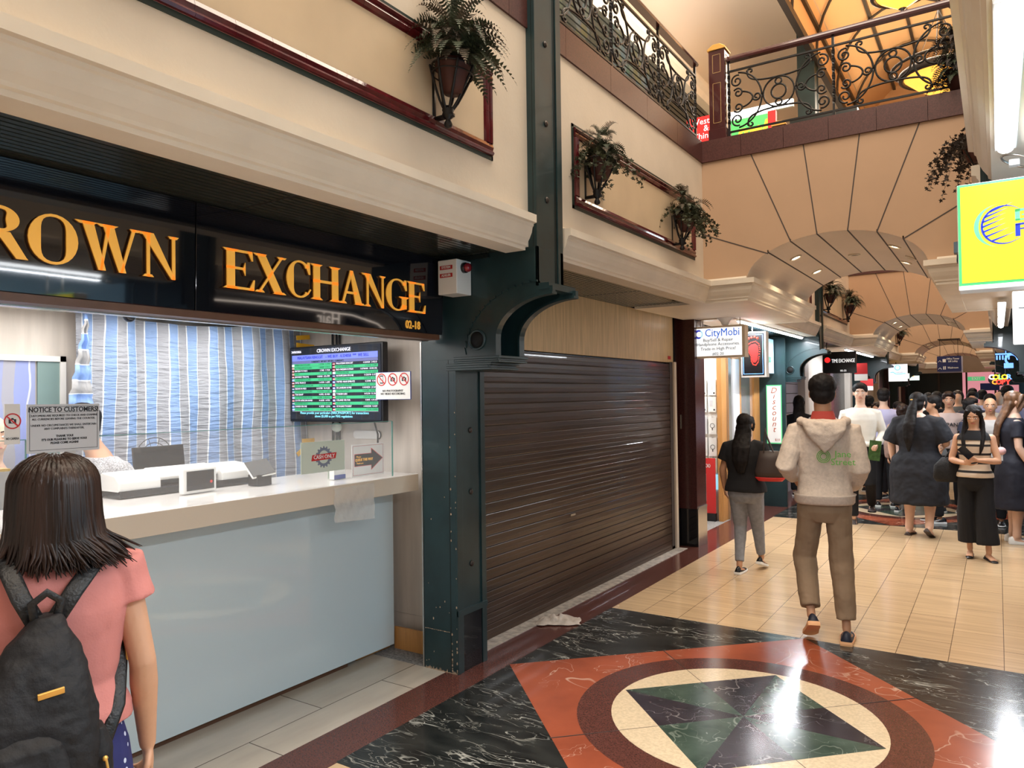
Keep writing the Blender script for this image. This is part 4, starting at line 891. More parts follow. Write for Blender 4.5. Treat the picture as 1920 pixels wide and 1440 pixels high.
text('body', 'CUSTOMERS ARE REQUIRED TO CHECK AND EXAMINE\nALL CURRENCIES BEFORE LEAVING THE COUNTER.', .0118, (xs, 1.493, 1.560), SX, SY, 'ink', t, width=.88, line=1.15)
text('body', 'UNDER NO CIRCUMSTANCES WE SHALL ENTERTAIN\nANY COMPLAINTS THEREAFTER.', .0118, (xs, 1.493, 1.522), SX, SY, 'ink', t, width=.88, line=1.15)
text('body', "THANK YOU!\nIT'S OUR PLEASURE TO SERVE YOU!\nPLEASE COME AGAIN!", .0122, (xs, 1.493, 1.472), SX, SY, 'ink', t, bold=.0003, width=.88, line=1.1)
t = thing('sticker', 'small white no camera sticker on the counter glass left of the notice', 'sticker', (-3.13, 1.31, 1.46)); b = MB(); b.mat('paper').box((-3.132, 1.279, 1.462), (-3.129, 1.332, 1.615)); F = FP(-3.129); camera_icon(b, F, (1.3055, 1.55), .026)
b.build('sheet', t); b = MB(); prohibit(b, F, (1.3055, 1.55), .030); b.build('red_circle', t); text('lettering', 'NO CAMERA', .0125, (-3.1285, 1.3055, 1.483), SX, SY, 'ink', t, width=.62)
t = thing('poster_frame', 'cream framed card with a red border standing on the counter behind the woman', 'sign', (-3.2, 1.57, 1.137)); b = MB(); b.mat('paper').box((-3.24, 1.48, 1.137), (-3.232, 1.625, 1.345)); b.build('card', t); b = MB(); b.mat('label_red')
for a, c in (((1.49, 1.15), (1.615, 1.153)), ((1.49, 1.33), (1.615, 1.333)), ((1.612, 1.15), (1.615, 1.333)), ((1.49, 1.15), (1.493, 1.333))): b.box((-3.232, a[0], a[1]), (-3.2312, c[0], c[1]))
b.build('red_border', t)
t = thing('donation_box', 'brass edged clear box of cards and papers at the left end of the counter', 'box', (-3.2, 1.13, 1.137)); b = MB(); b.mat('clear').box((-3.30, .95, 1.139), (-3.15, 1.30, 1.36)); b.build('case', t); b = MB(); b.mat('gold').box((-3.305, .945, 1.36), (-3.145, 1.305, 1.37)); b.build('lid', t)
b = MB(); b.mat('paper').box((-3.22, .98, 1.142), (-3.18, 1.27, 1.32)); b.build('papers', t); text('lettering', 'L/E0', .05, (-3.178, 1.24, 1.26), (0, .2, -1), (0, 1, .2), 'ink_blue', t)
t = thing('notice_sign', 'pale green CASH ONLY sheet with a grey cogwheel on the counter glass', 'sign', (-3.12, 2.85, 1.2)); b = MB(); b.mat('paper_mint').box((-3.132, 2.695, 1.215), (-3.129, 3.01, 1.385)); b.build('sheet', t); F = FP(-3.129)
b = MB(); b.mat('paper_grey'); mat('cog', (.22, .25, .33), .5); b.mat('cog'); c0 = (2.855, 1.298)
for k in range(16):
    a = k * PI / 8; b.prism([(c0[0] + r_ * math.cos(a + da), c0[1] + r_ * math.sin(a + da)) for r_, da in ((.050, -.12), (.060, -.06), (.060, .06), (.050, .12))], .0, .001, F)
for i in range(32):
    a, e = i * PI / 16, (i + 1) * PI / 16; b.prism([(c0[0] + r_ * math.cos(q), c0[1] + r_ * math.sin(q)) for r_, q in ((.051, a), (.051, e), (.036, e), (.036, a))], 0, .001, F)
b.build('cogwheel', t); b = MB(); b.mat('red').prism([(2.765, 1.280), (2.94, 1.285), (2.948, 1.318), (2.773, 1.313)], .001, .002, F); b.build('red_band', t); text('lettering', 'CASH ONLY', .030, (-3.1265, 2.856, 1.299), SX, SY, 'paper', t, bold=.0006, width=.92)
t = thing('direction_sign', 'white card with a black arrow reading QUEUE THIS WAY standing on the counter', 'sign', (-3.3, 3.37, 1.137)); b = MB(); b.mat('paper').box((-3.303, 3.235, 1.138), (-3.299, 3.515, 1.335)); b.build('card', t); F = FP(-3.299)
b = MB(); b.mat('red').prism([(3.255, 1.20), (3.40, 1.20), (3.40, 1.170), (3.505, 1.24), (3.40, 1.310), (3.40, 1.277), (3.255, 1.277)], 0, .0008, F); b.mat('black_plastic').prism([(3.258, 1.203), (3.403, 1.203), (3.403, 1.178), (3.498, 1.24), (3.403, 1.302), (3.403, 1.274), (3.258, 1.274)], .0008, .0014, F); b.mat('label_red')
for a, c in (((3.243, 1.146), (3.508, 1.148)), ((3.243, 1.325), (3.508, 1.327)), ((3.243, 1.146), (3.245, 1.327)), ((3.506, 1.146), (3.508, 1.327))): b.box((-3.299, a[0], a[1]), (-3.2985, c[0], c[1]))
b.build('arrow', t); text('lettering', 'Please', .016, (-3.2972, 3.29, 1.259), SX, SY, 'letter_gold', t); text('lettering', 'QUEUE THIS WAY', .0235, (-3.2972, 3.337, 1.239), SX, SY, 'letter_gold', t, width=.8, bold=.0004); text('lettering', 'Thank you', .014, (-3.2972, 3.30, 1.219), SX, SY, 'letter_gold', t)
t = thing('leaflet', 'pale green spiral bound rate leaflet beside the arrow card', 'leaflet', (-3.36, 3.17, 1.137)); b = MB(); b.mat('paper_mint').box((-3.362, 3.095, 1.139), (-3.36, 3.235, 1.33)); b.build('page', t); text('lettering', 'TRANSACTIONS\nUSD  1.27\nEUR  1.47\nGBP  1.70\nJPY  0.86\n\nCHARGES\nCASH  0.00', .012, (-3.3595, 3.15, 1.26), SX, SY, 'ink', t)
t = thing('card_holder', 'small white and blue card holder in front of the leaflet', 'card holder', (-3.32, 3.14, 1.137)); b = MB(); b.mat('paper').box((-3.34, 3.09, 1.139), (-3.30, 3.18, 1.20)); b.mat('ink_blue').box((-3.2995, 3.09, 1.139), (-3.298, 3.18, 1.165)); b.build('holder', t)
t = thing('plastic_bag', 'clear plastic pouch taped under the counter edge', 'plastic pouch', (-3.09, 3.05, .9)); b = MB(); b.mat('plastic_film'); rows = []
for i in range(12):
    f = i / 11; rows.append([(-3.094 + .004 * math.sin(j * 2 + i) + .006 * f, 2.895 + .315 * j / 12 + .008 * math.sin(i * 1.2) * f, 1.120 - (.19 + .02 * (j / 12)) * f) for j in range(13)])
b.sheet(rows); b.build('pouch', t, smooth=True, recalc=False)
# things on the counter behind the glass
t = thing('card_reader', 'white card machine with a black face and small red mark on the counter', 'card reader', (-3.5, 2.3, 1.137)); M = Matrix.Translation((-3.50, 2.33, 1.137)) @ Matrix.Rotation(.10, 4, 'Z')
b = MB(); b.mat('white_plastic').box((-.02, -.105, .002), (.02, .105, .135), M); b.build('case', t, bevel=.012); b = MB(); b.mat('black_gloss').box((.0195, -.085, .018), (.0225, .085, .118), M); b.build('display', t, bevel=.003); b = MB(); b.mat('red').lathe([(.008, 0), (.008, .001), (.001, .001)], M=M @ Matrix.Translation((.0226, .065, .055)) @ Matrix.Rotation(PI / 2, 4, 'Y')); b.build('red_light', t)
t = thing('counting_machine', 'wide white banknote counting machine with dark slot behind the card machine', 'machine', (-3.68, 2.4, 1.137)); b = MB(); b.mat('white_plastic')
for y0_, y1_ in ((1.98, 2.20), (2.56, 2.76)): b.prism([(-3.80, 1.16), (-3.62, 1.16), (-3.62, 1.215), (-3.66, 1.25), (-3.78, 1.262), (-3.80, 1.25)], y0_, y1_, FX)
b.prism([(-3.80, 1.22), (-3.66, 1.205), (-3.66, 1.225), (-3.78, 1.268)], 2.20, 2.56, FX); b.build('cover', t, bevel=.006); b = MB(); b.mat('black_plastic').box((-3.80, 1.98, 1.139), (-3.61, 2.76, 1.175)); b.box((-3.79, 2.20, 1.175), (-3.70, 2.56, 1.215)); b.build('base', t, bevel=.004)
t = thing('monitor', 'small black tilted monitor facing the clerk behind the counter', 'monitor', (-3.9, 2.36, 1.137)); M = Matrix.Translation((-3.90, 2.36, 1.285)) @ Matrix.Rotation(.12, 4, 'Z') @ Matrix.Rotation(-.12, 4, 'Y'); b = MB(); b.mat('black_gloss').box((-.008, -.16, -.075), (.008, .16, .085), M); b.build('screen', t, bevel=.003); b = MB(); b.mat('black_plastic').box((-.02, -.02, -.14), (.0, .02, -.07), M); b.build('stand', t); 
t = thing('card_reader', 'black handheld terminal tilted on its stand near the middle of the counter', 'card reader', (-3.48, 2.72, 1.137)); b = MB(); b.mat('black_plastic').box((-3.53, 2.66, 1.137), (-3.45, 2.76, 1.20)); b.build('stand', t, bevel=.003); M = Matrix.Translation((-3.49, 2.71, 1.235)) @ Matrix.Rotation(.75, 4, 'Y') @ Matrix.Rotation(.15, 4, 'X'); b = MB(); b.mat('white_plastic').box((-.055, -.075, -.012), (.06, .075, .0), M); b.build('body', t, bevel=.004); b = MB(); b.mat('black_gloss').box((-.055, -.07, .001), (.055, .07, .004), M); b.build('screen', t)
t = thing('desk_fan', 'small desk fan with a wire cage behind the clerk', 'fan', (-4.05, 2.42, 1.1)); b = MB(); b.mat('iron')
for r_ in (.11, .08, .05, .02): b.tube([(-4.05, 2.42 + r_ * math.cos(2 * PI * k / 28), 1.30 + r_ * math.sin(2 * PI * k / 28)) for k in range(28)], .0022, 4, closed=True)
for k in range(10): b.tube([(-4.05, 2.42, 1.30), (-4.05, 2.42 + .11 * math.cos(k * PI / 5), 1.30 + .11 * math.sin(k * PI / 5))], .0015, 4)
b.build('cage', t); b = MB(); b.mat('black_plastic').tube([(-4.07, 2.42, 1.30), (-4.09, 2.42, 1.0)], .012, 6); b.build('stem', t)
t = thing('alarm_box', 'white alarm box with red SYSTEM and ADELER labels beside the black sign', 'alarm', (-2.55, 3.3, 2.2)); b = MB(); b.mat('white_plastic').box((-2.665, 3.30, 2.205), (-2.53, 3.437, 2.40)); b.build('case', t, bevel=.004)
b = MB(); b.mat('label_red').box((-2.650, 3.2988, 2.345), (-2.560, 3.30, 2.368)); b.box((-2.650, 3.2988, 2.300), (-2.560, 3.30, 2.323)); b.build('red_labels', t); text('lettering', 'SYSTEM', .019, (-2.605, 3.298, 2.3565), rt, SY, 'paper', t, bold=.0003); text('lettering', 'ADELER', .019, (-2.605, 3.298, 2.3115), rt, SY, 'paper', t, bold=.0003)
mat('red_lens', (.25, .01, .02), .15, coat=.5); b = MB(); b.mat('black_plastic').lathe([(.030, 0), (.030, .018), (.026, .02), (.001, .02)], n=20, M=Matrix.Translation((-2.53, 3.365, 2.355)) @ Matrix.Rotation(PI / 2, 4, 'Y')); b.build('lamp_base', t, smooth=True); b = MB(); b.mat('red_lens').lathe([(.026, .02), (.026, .034), (.020, .046), (.001, .050)], n=20, M=Matrix.Translation((-2.53, 3.365, 2.355)) @ Matrix.Rotation(PI / 2, 4, 'Y')); b.build('red_lamp', t, smooth=True)
b = MB(); b.mat('green_dark').box((-2.60, 3.42, 2.41), (-2.40, 3.44, 2.43)); b.build('conduit', t)

# ================================================================== BROWN SHUTTER BAY
mat('shutter', (.050, .028, .019), .33, vary=.25, vs=3, stretch=(1, .4, 6), coat=.2); mat('concrete', (.42, .38, .34), .8, vary=.3, vs=20)
t = thing('roller_shutter', 'closed dark brown roller shutter between the green column and the red post', 'shutter', (-2.87, 5.5, 0))
b = MB(); b.mat('shutter'); prof = [(-2.88, .012)]; z = .03
while z < 1.93: prof += [(-2.8655, z), (-2.864, z + .006), (-2.8635, z + .031), (-2.865, z + .033), (-2.8635, z + .035), (-2.864, z + .064), (-2.866, z + .069), (-2.875, z + .0705), (-2.875, z + .0725)]; z += .0735
b.sheet([[(x, y, zz) for x, zz in prof] for y in (3.74, 7.46)]); b.build('curtain', t, recalc=False)
b = MB(); b.mat('shutter').box((-2.885, 3.74, .0), (-2.86, 7.46, .035)); b.build('bottom_bar', t); b = MB(); b.mat('steel').box((-2.862, 5.18, .66), (-2.858, 5.26, .675)); b.build('lock_plate', t)
b = MB(); b.mat('counter_edge').box((-2.90, 7.44, 0), (-2.84, 7.50, 1.96)); b.build('guide_rail', t); b = MB(); b.mat('groove').box((-2.90, 7.36, 0), (-2.86, 7.44, 1.96)); b.mat('green_dark').box((-2.90, 3.73, 0), (-2.855, 3.77, 1.94)); b.build('side_channel', t)
m = MB(); m.mat('concrete').box((-2.87, 3.74, 0), (-2.75, 7.5, .006)); struct(m.build('trim_9')); m = MB(); m.mat('black_plastic').box((-3.0, 3.80, 0), (-2.90, 7.62, 2.45)); struct(m.build('wall_left'))
t = thing('fascia_board', 'light oak laminate board above the brown shutter', 'fascia board', (-2.88, 5.6, 1.95)); b = MB(); b.mat('wood_light').box((-2.90, 3.735, 1.955), (-2.86, 7.46, 2.438)); b.build('board', t); b = MB(); b.mat('label_red').box((-2.86, 7.31, 1.985), (-2.858, 7.39, 2.02)); b.build('red_label', t)
t = thing('rag', 'crumpled grey cloth lying on the floor in front of the shutter', 'cloth', (-2.69, 4.62, .01)); b = MB(); b.mat('paper'); mat('rag_cloth', (.52, .46, .41), .9, vary=.15, vs=18, bump=.6, bs=40); b.ms = []; b.mat('rag_cloth'); rows = []
for i in range(26):
    a = i / 25; r_ = []
    for j in range(26):
        c_ = j / 25; u, v = (a - .5) * .30, (c_ - .5) * .20; h = .012 + .045 * abs(noise.noise(V((u * 22, v * 16, 1)))) + .03 * max(0, noise.noise(V((u * 9, v * 9, 4)))); e = max(abs(a - .5), abs(c_ - .5)) * 2; u2 = u + .03 * noise.noise(V((u * 12, v * 12, 9))); v2 = v + .03 * noise.noise(V((u * 12, v * 12, 19)))
        ang = .5; r_.append((-2.66 + u2 * math.cos(ang) - v2 * math.sin(ang), 4.62 + u2 * math.sin(ang) + v2 * math.cos(ang), .004 + 1.7 * h * (1.08 - e) + .002))
    rows.append(r_)
b.sheet(rows); b.build('cloth', t, smooth=True, recalc=False)
t = thing('post', 'dark red granite post with a black foot between the shutter and the phone shop', 'post', (-2.83, 7.75, 0)); b = MB(); mat('post_red', (.050, .014, .014), .2, vary=.2, vs=80); b.mat('post_red').box((-2.985, 7.62, .40), (-2.68, 7.92, 2.44)); b.build('shaft', t, bevel=.003); b = MB(); b.mat('black_gloss').box((-2.985, 7.62, 0), (-2.68, 7.92, .40)); b.mat('steel').box((-2.68, 7.63, .0), (-2.672, 7.91, .40)); b.build('base', t, bevel=.003); b = MB(); b.mat('steel').box((-2.68, 7.63, .40), (-2.668, 7.91, .42)); b.box((-2.85, 7.612, 1.25), (-2.835, 7.62, 1.40)); b.build('metal_trim', t)

# ================================================================== TUBE LIGHTS
def tube_light(x, y0, y1, z, w, label, power=30, col=(.90, .95, 1.0)):
    t = thing('tube_light', label, 'ceiling light', (x, (y0 + y1) / 2, z), 0, 'white tube lights under the fascias')
    b = MB(); b.mat('white_plastic').box((x - w / 2 - .008, y0 - .03, z + .012), (x + w / 2 + .008, y1 + .03, z + .034)); b.build('housing', t, bevel=.003)
    b = MB(); b.mat('tube_glow').prism([(x + w / 2 * math.cos(a), z + w * .35 * math.sin(a) + .008) for a in [2 * PI * k / 14 for k in range(14)]], y0, y1, FX); b.build('tube', t)
    area('tube_beam', (x, (y0 + y1) / 2, z - .03), w, power, col, (0, 0, 0), y1 - y0)
tube_light(.036, 1.80, 2.84, 2.385, .044, 'wide bright tube light at the top right, above the yellow sign', 13)
tube_light(.032, .62, 1.70, 2.385, .058, 'tube light at the very top right edge of the picture', 30)
tube_light(.045, 7.6, 9.0, 2.36, .05, 'far tube light on the right, nearer half of the line', 26)
tube_light(.045, 9.05, 10.4, 2.36, .05, 'far tube light on the right, further half of the line', 26)
tube_light(-2.30, 7.95, 9.02, 2.385, .045, 'tube light behind the phone shop sign, first of three in a line', 22)
tube_light(-2.30, 9.12, 10.14, 2.385, .045, 'tube light over the discount banner, middle of three in a line', 22)
tube_light(-2.30, 10.22, 10.95, 2.385, .045, 'tube light ending at the second green column, last of three', 16)
tube_light(-2.30, 14.6, 16.2, 2.385, .05, 'tube light beyond the second footbridge on the left, nearer one', 26)
tube_light(-2.30, 16.4, 18.0, 2.385, .05, 'tube light beyond the second footbridge on the left, further one', 26)
t = thing('cable_loop', 'coiled grey cable with white connector blocks hanging under the bright tube at top right', 'cable', (.06, 2.95, 2.38)); b = MB(); b.mat('steel').tube([(.075 + .05 * math.cos(2 * PI * k / 24), 2.95 + .07 * math.sin(2 * PI * k / 24), 2.375 - .02 * math.cos(2 * PI * k / 24)) for k in range(24)], .004, 6, closed=True); b.build('loop', t, smooth=True); b = MB(); b.mat('white_plastic').box((.045, 2.90, 2.352), (.075, 2.93, 2.372)); b.build('connector', t, bevel=.002)
t = thing('lamp_shade', 'white bell shaped lamp hanging above the phone shop sign', 'lamp', (-2.37, 7.75, 2.42)); b = MB(); b.mat('white_plastic').lathe([(.10, .0), (.085, -.02), (.05, -.05), (.035, -.085), (.012, -.10), (.001, -.102)], c=(-2.38, 7.72, 2.43)); b.build('shade', t, smooth=True); b = MB(); b.mat('counter_edge').box((-2.62, 7.7, 2.405), (-2.30, 7.9, 2.435)); b.build('ceiling_plate', t)
# ================================================================== RIGHT HAND SIGNS
mat('sign_yellow', (.40, .31, .01), .8, emis=(1, .76, .07), es=.60, ior=1.1); mat('sign_green', (.04, .25, .08), .8, emis=(.12, .6, .25), es=.5, ior=1.1); mat('sign_blue', (.01, .02, .16), .8, emis=(.06, .08, .7), es=.5, ior=1.1); mat('sign_mint', (.06, .32, .12), .8, emis=(.2, .75, .35), es=.5, ior=1.1)
t = thing('light_box_sign', 'glowing yellow light box sign with green border and striped round logo', 'sign', (.15, 2.62, 2.24)); y = 2.60
b = MB(); b.mat('white_plastic').box((-.092, y + .004, 1.925), (.46, y + .09, 2.24)); b.box((-.092, y - .004, 1.920), (.46, y + .09, 1.934)); b.build('case', t, bevel=.003)
b = MB(); b.mat('sign_green').box((-.090, y, 1.935), (.455, y + .004, 2.238)); b.build('border', t); b = MB(); b.mat('sign_yellow').box((-.083, y - .002, 1.942), (.447, y + .002, 2.231)); b.build('face', t)
b = MB(); c0 = (.012, 2.105); F = lambda u, v, d: (c0[0] + u, y - .0022 - d, c0[1] + v)
def crescent(r1, o, r2, m_, d): 
    n = 40; A = [(r1 * math.cos(PI / 2 + PI * 1.0 * i / n + .0) , r1 * math.sin(PI / 2 + PI * i / n)) for i in range(n + 1)]; B = [(o + r2 * math.cos(PI / 2 + PI * i / n), r1 * math.sin(PI / 2 + PI * i / n)) for i in range(n + 1)]
    for i in range(n): b.mat(m_).prism([A[i], A[i + 1], B[i + 1], B[i]], d, d + .0006, F)
crescent(.062, 0, .050, 'sign_mint', 0)
for i in range(36):
    a = .75 + (2 * PI - 1.5) * i / 36; e = .75 + (2 * PI - 1.5) * (i + 1) / 36; wd = .0055 * math.sin(PI * (i + .5) / 36) + .0006; b.mat('sign_blue').prism([(.012 + r_ * math.cos(q), r_ * math.sin(q)) for r_, q in ((.057, a), (.057, e), (.057 - wd, e), (.057 - wd, a))], .0008, .0014, F)
for k in range(7):
    v = -.045 + .0145 * k; x0 = .012 - math.sqrt(max(0, .054 ** 2 - v * v)); b.prism([(x0, v - .003), (x0 + .058, v + .021), (x0, v + .003)], .0008, .0014, F)
b.build('logo', t)
b = MB(); F = lambda u, v, d: (.052 + u, y - .0022 - d, 2.112 + v)
b.mat('sign_mint')
for q in ([(0, 0), (.012, 0), (.012, .034), (0, .034)], [(0, .026), (.09, .032), (.09, .036), (0, .034)], [(.016, .014), (.09, .018), (.09, .022), (.016, .018)], [(0, 0), (.09, .003), (.09, .007), (0, .005)]): b.prism(q, 0, .001, F)
b.mat('sign_blue')
for q in ([(0, -.045), (.012, -.045), (.012, -.01), (0, -.01)], [(0, -.014), (.09, -.009), (.09, -.004), (0, -.008)], [(.012, -.026), (.07, -.022), (.07, -.018), (.012, -.022)], [(.020, -.026), (.032, -.026), (.062, -.046), (.048, -.046)]): b.prism(q, 0, .001, F)
b.build('lettering', t); b = MB(); b.mat('steel').box((.16, y + .04, 2.24), (.17, y + .05, 2.41)); b.box((.38, y + .04, 2.24), (.39, y + .05, 2.41)); b.build('hangers', t)
t = thing('light_box_sign', 'blank white box sign hanging below the yellow sign at the right edge', 'sign', (.25, 3.35, 1.98)); b = MB(); b.mat('white_lit').box((.052, 3.30, 1.79), (.55, 3.36, 1.985)); b.build('box', t, bevel=.004); b = MB(); b.mat('ink').box((.07, 3.2985, 1.920), (.5, 3.30, 1.923)); b.build('mark', t); b = MB(); b.mat('steel').box((.12, 3.32, 1.985), (.13, 3.33, 2.42)); b.box((.45, 3.32, 1.985), (.46, 3.33, 2.42)); b.build('hangers', t)
# the lit sign across the corridor that the black glass mirrors
t = thing('shop_sign', 'bronze sign with a glowing curved edge across the corridor, mirrored in the black glass', 'sign', (.7, 5.4, 2.1)); b = MB(); b.mat('shutter').prism([(4.0, 2.0), (6.8, 2.0), (6.6, 2.28), (6.0, 2.39), (5.0, 2.40), (4.2, 2.38)], .70, .76, FY); b.build('board', t)
mat('halo_glow', (1, .9, .8), .4, emis=(1, .85, .72), es=5)
b = MB(); b.mat('halo_glow').tube([(.69, 4.2, 2.38), (.69, 5.0, 2.40), (.69, 6.0, 2.385), (.69, 6.4, 2.32), (.69, 6.75, 2.15)], .008, 6); b.build('glowing_edge', t); text('lettering', 'Hair\nover', .19, (.69, 5.65, 2.25), (0, -1, 0), SY, 'halo_glow', t, line=.7)
# ================================================================== PHONE SHOP AND LEFT ROW
mat('wall_lit', (.82, .80, .77), .5)
m = MB(); m.mat('wall_lit').box((-4.5, 9.42, 0), (-2.99, 9.48, 2.44)); m.mat('wood_light').box((-4.56, 7.9, 0), (-4.5, 11, 2.44)); m.mat('white_paint').box((-4.5, 7.6, 2.40), (-2.93, 11, 2.44)); struct(m.build('wall_left'))
m = MB(); m.mat('wood_orange').box((-2.99, 9.30, 0), (-2.93, 9.50, 2.30)); m.mat('steel').box((-2.93, 9.50, 0), (-2.90, 9.62, 2.15)); m.mat('paper_grey').box((-2.93, 9.66, 0), (-2.89, 9.95, 2.1)); m.mat('wood_orange').box((-2.93, 9.95, 0), (-2.89, 10.02, 2.1)); m.box((-2.93, 9.62, 2.08), (-2.88, 10.9, 2.2)); m.box((-2.94, 10.62, 0), (-2.88, 11.0, 2.2)); m.mat('panel_cream').box((-2.95, 7.9, 2.14), (-2.88, 9.5, 2.25)); struct(m.build('trim_10'))
area('shop_light', (-3.5, 8.7, 2.38), .6, 26, (1, .98, .95), (0, 0, 0), 1.2)
area('shop_light', (-3.6, 10.2, 2.38), .6, 7, (1, .85, .6), (0, 0, 0), 1.0)
m = MB(); m.mat('panel_cream').box((-3.75, 10.5, .0), (-3.7, 11, 2.4)); m.mat('green_paint').box((-3.3, 10.90, 0), (-2.52, 10.95, 2.40)); struct(m.build('wall_left'))
t = thing('window_pane', 'clear shop window with a dim room behind it, left of the discount banner', 'window', (-2.91, 10.3, 0)); b = MB(); b.mat('clear').box((-2.915, 10.02, .05), (-2.905, 10.62, 2.08)); b.build('glass', t); b = MB(); b.mat('steel').box((-2.92, 10.02, 0), (-2.90, 10.62, .05)); b.build('sill', t)
k = 0; icons = ['camera ring', 'camera ring', 'square code', 'square code']
for row, (z, h) in enumerate(((1.80, .20), (1.585, .20), (1.32, .22), (1.055, .24), (.80, .20), (.58, .19))):
    for col_ in (0, 1):
        x = -3.26 + col_ * .125; nm = ['topmost row', 'second row', 'third row', 'fourth row', 'fifth row', 'bottom row'][row]
        t = thing('phone_case_pack', 'packaged phone case on the wall rack, %s, %s column' % (nm, 'left' if col_ == 0 else 'right'), 'phone case', (x, 9.41, z), 0, 'phone case packs on the rack of the phone shop')
        b = MB(); b.mat(['paper', 'paper', 'paper', 'paper', 'paper_mint', 'lit_cyan'][row] if not (row == 2 and col_ == 0) else 'paper_grey').box((x, 9.385, z - h), (x + .105, 9.413, z)); b.build('box', t)
        b = MB(); b.mat('ink' if row != 4 else 'label_red'); 
        if row in (2, 3): b.tube([(x + .052 + .028 * math.cos(a), 9.384, z - h * .5 + .028 * math.sin(a)) for a in [2 * PI * i / 16 for i in range(16)]], .003, 4, closed=True); b.box((x + .047, 9.383, z - h * .5 - .06), (x + .057, 9.385, z - h * .5 - .028))
        elif row < 2: b.mat('paper_grey').box((x + .02, 9.383, z - h * .62), (x + .06, 9.385, z - h * .25)); b.mat('ink').box((x + .07, 9.383, z - h * .9), (x + .09, 9.385, z - h * .8))
        else: b.box((x + .03, 9.383, z - h * .8), (x + .06, 9.385, z - h * .4))
        b.build('printed_picture', t); b = MB(); b.mat('steel').box((x + .05, 9.36, z), (x + .055, 9.42, z + .006)); b.build('hook', t)
t = thing('roll_up_poster', 'narrow red poster stand with white lettering beside the post', 'poster', (-3.2, 9.3, 0)); b = MB(); b.mat('red').box((-3.26, 9.28, .10), (-3.02, 9.29, .80)); b.build('sheet', t); b = MB(); b.mat('paper').box((-3.22, 9.278, .25), (-3.14, 9.281, .6)); b.build('white_block', t); text('lettering', '4.00', .07, (-3.14, 9.277, .70), rt, SY, 'paper', t)
b = MB(); b.mat('black_plastic').box((-3.26, 9.26, 0), (-3.02, 9.32, .10)); b.build('foot', t)
t = thing('shop_sign', 'white CityMobi box sign with a blue ring over the phone shop', 'sign', (-2.44, 7.75, 2.16)); y = 7.69
b = MB(); b.mat('counter_edge').box((-2.72, y, 2.0), (-2.17, y + .13, 2.335)); b.mat('white_lit').box((-2.70, y - .002, 2.02), (-2.20, y, 2.315)); b.build('box', t)
b = MB(); 
for i in range(24):
    a, e = 2 * PI * i / 24, 2 * PI * (i + 1) / 24; b.mat('sign_blue' if 3 < i < 20 else 'lit_cyan').prism([(-2.66 + r_ * math.cos(q) + (.008 if r_ < .04 else 0), 2.255 + r_ * math.sin(q)) for r_, q in ((.048, a), (.048, e), (.030, e), (.030, a))], y - .003, y - .002, FX)
b.build('ring_logo', t); mat('city_blue', (.01, .12, .60), .4, emis=(.01, .15, .8), es=.5)
text('lettering', 'CityMobi', .115, (-2.405, y - .003, 2.262), rt, SY, 'city_blue', t, width=.86); text('lettering', 'Buy/Sell & Repair\nHandphone Accessories.', .046, (-2.45, y - .003, 2.165), rt, SY, 'ink', t, line=.95); text('lettering', 'Trade-in High Price!', .046, (-2.45, y - .003, 2.095), rt, SY, 'ink', t); text('unit_number', '#02-20', .042, (-2.45, y - .003, 2.04), rt, SY, 'ink', t)
b = MB(); b.mat('steel').box((-2.66, y + .06, 2.33), (-2.65, y + .07, 2.44)); b.box((-2.24, y + .06, 2.33), (-2.23, y + .07, 2.44)); b.build('hangers', t)
mat('neon_red', (1, .05, .03), .4, emis=(1, .03, .02), es=3.0); mat('neon_blue', (.2, .5, 1), .4, emis=(.15, .35, 1), es=1.5); mat('foot_red', (.8, .02, .02), .4, emis=(.9, .02, .02), es=1.0)
t = thing('neon_sign', 'black box sign with a glowing red foot outline next to the phone shop sign', 'sign', (-2.27, 8.4, 2.05)); y = 8.38; b = MB(); b.mat('white_plastic').box((-2.41, y, 1.80), (-2.135, y + .12, 2.31)); b.mat('black_plastic').box((-2.395, y - .002, 1.82), (-2.155, y, 2.29)); b.build('box', t)
b = MB(); b.mat('neon_blue')
for a, c in (((-2.385, 1.835), (-2.380, 2.275)), ((-2.172, 1.835), (-2.167, 2.275)), ((-2.385, 1.835), (-2.167, 1.84)), ((-2.385, 2.27), (-2.167, 2.275))): b.box((a[0], y - .005, a[1]), (c[0], y - .002, c[1]))
b.build('border_glow', t)
foot = [(-.02, .12), (.03, .13), (.065, .10), (.075, .04), (.065, -.04), (.055, -.10), (.03, -.135), (.0, -.13), (-.02, -.09), (-.02, -.04), (-.045, .01), (-.065, .06), (-.05, .10)]
b = MB(); b.mat('foot_red').prism([(-2.275 + u * .78, 2.07 + v * .8) for u, v in foot], y - .004, y - .002, FX); b.build('foot_shape', t)
b = MB(); b.mat('neon_red')
for i in range(len(foot)):
    for f in (0, .33, .66):
        a, c = foot[i], foot[(i + 1) % len(foot)]; b.box((-2.275 + (a[0] + (c[0] - a[0]) * f) - .004, y - .008, 2.07 + a[1] + (c[1] - a[1]) * f - .004), (-2.275 + (a[0] + (c[0] - a[0]) * f) + .004, y - .003, 2.07 + a[1] + (c[1] - a[1]) * f + .004))
for i, (u, v) in enumerate(((-.07, .145), (-.045, .165), (-.015, .175), (.02, .178), (.05, .165))): b.ball((-2.275 + u, y - .005, 2.07 + v), .012, 8)
b.build('led_outline', t); b = MB(); b.mat('steel').box((-2.3, y + .05, 2.31), (-2.29, y + .06, 2.44)); b.build('hanger', t)
mat('sky_sign', (.45, .72, .85), .3, emis=(.35, .62, .85), es=.7)
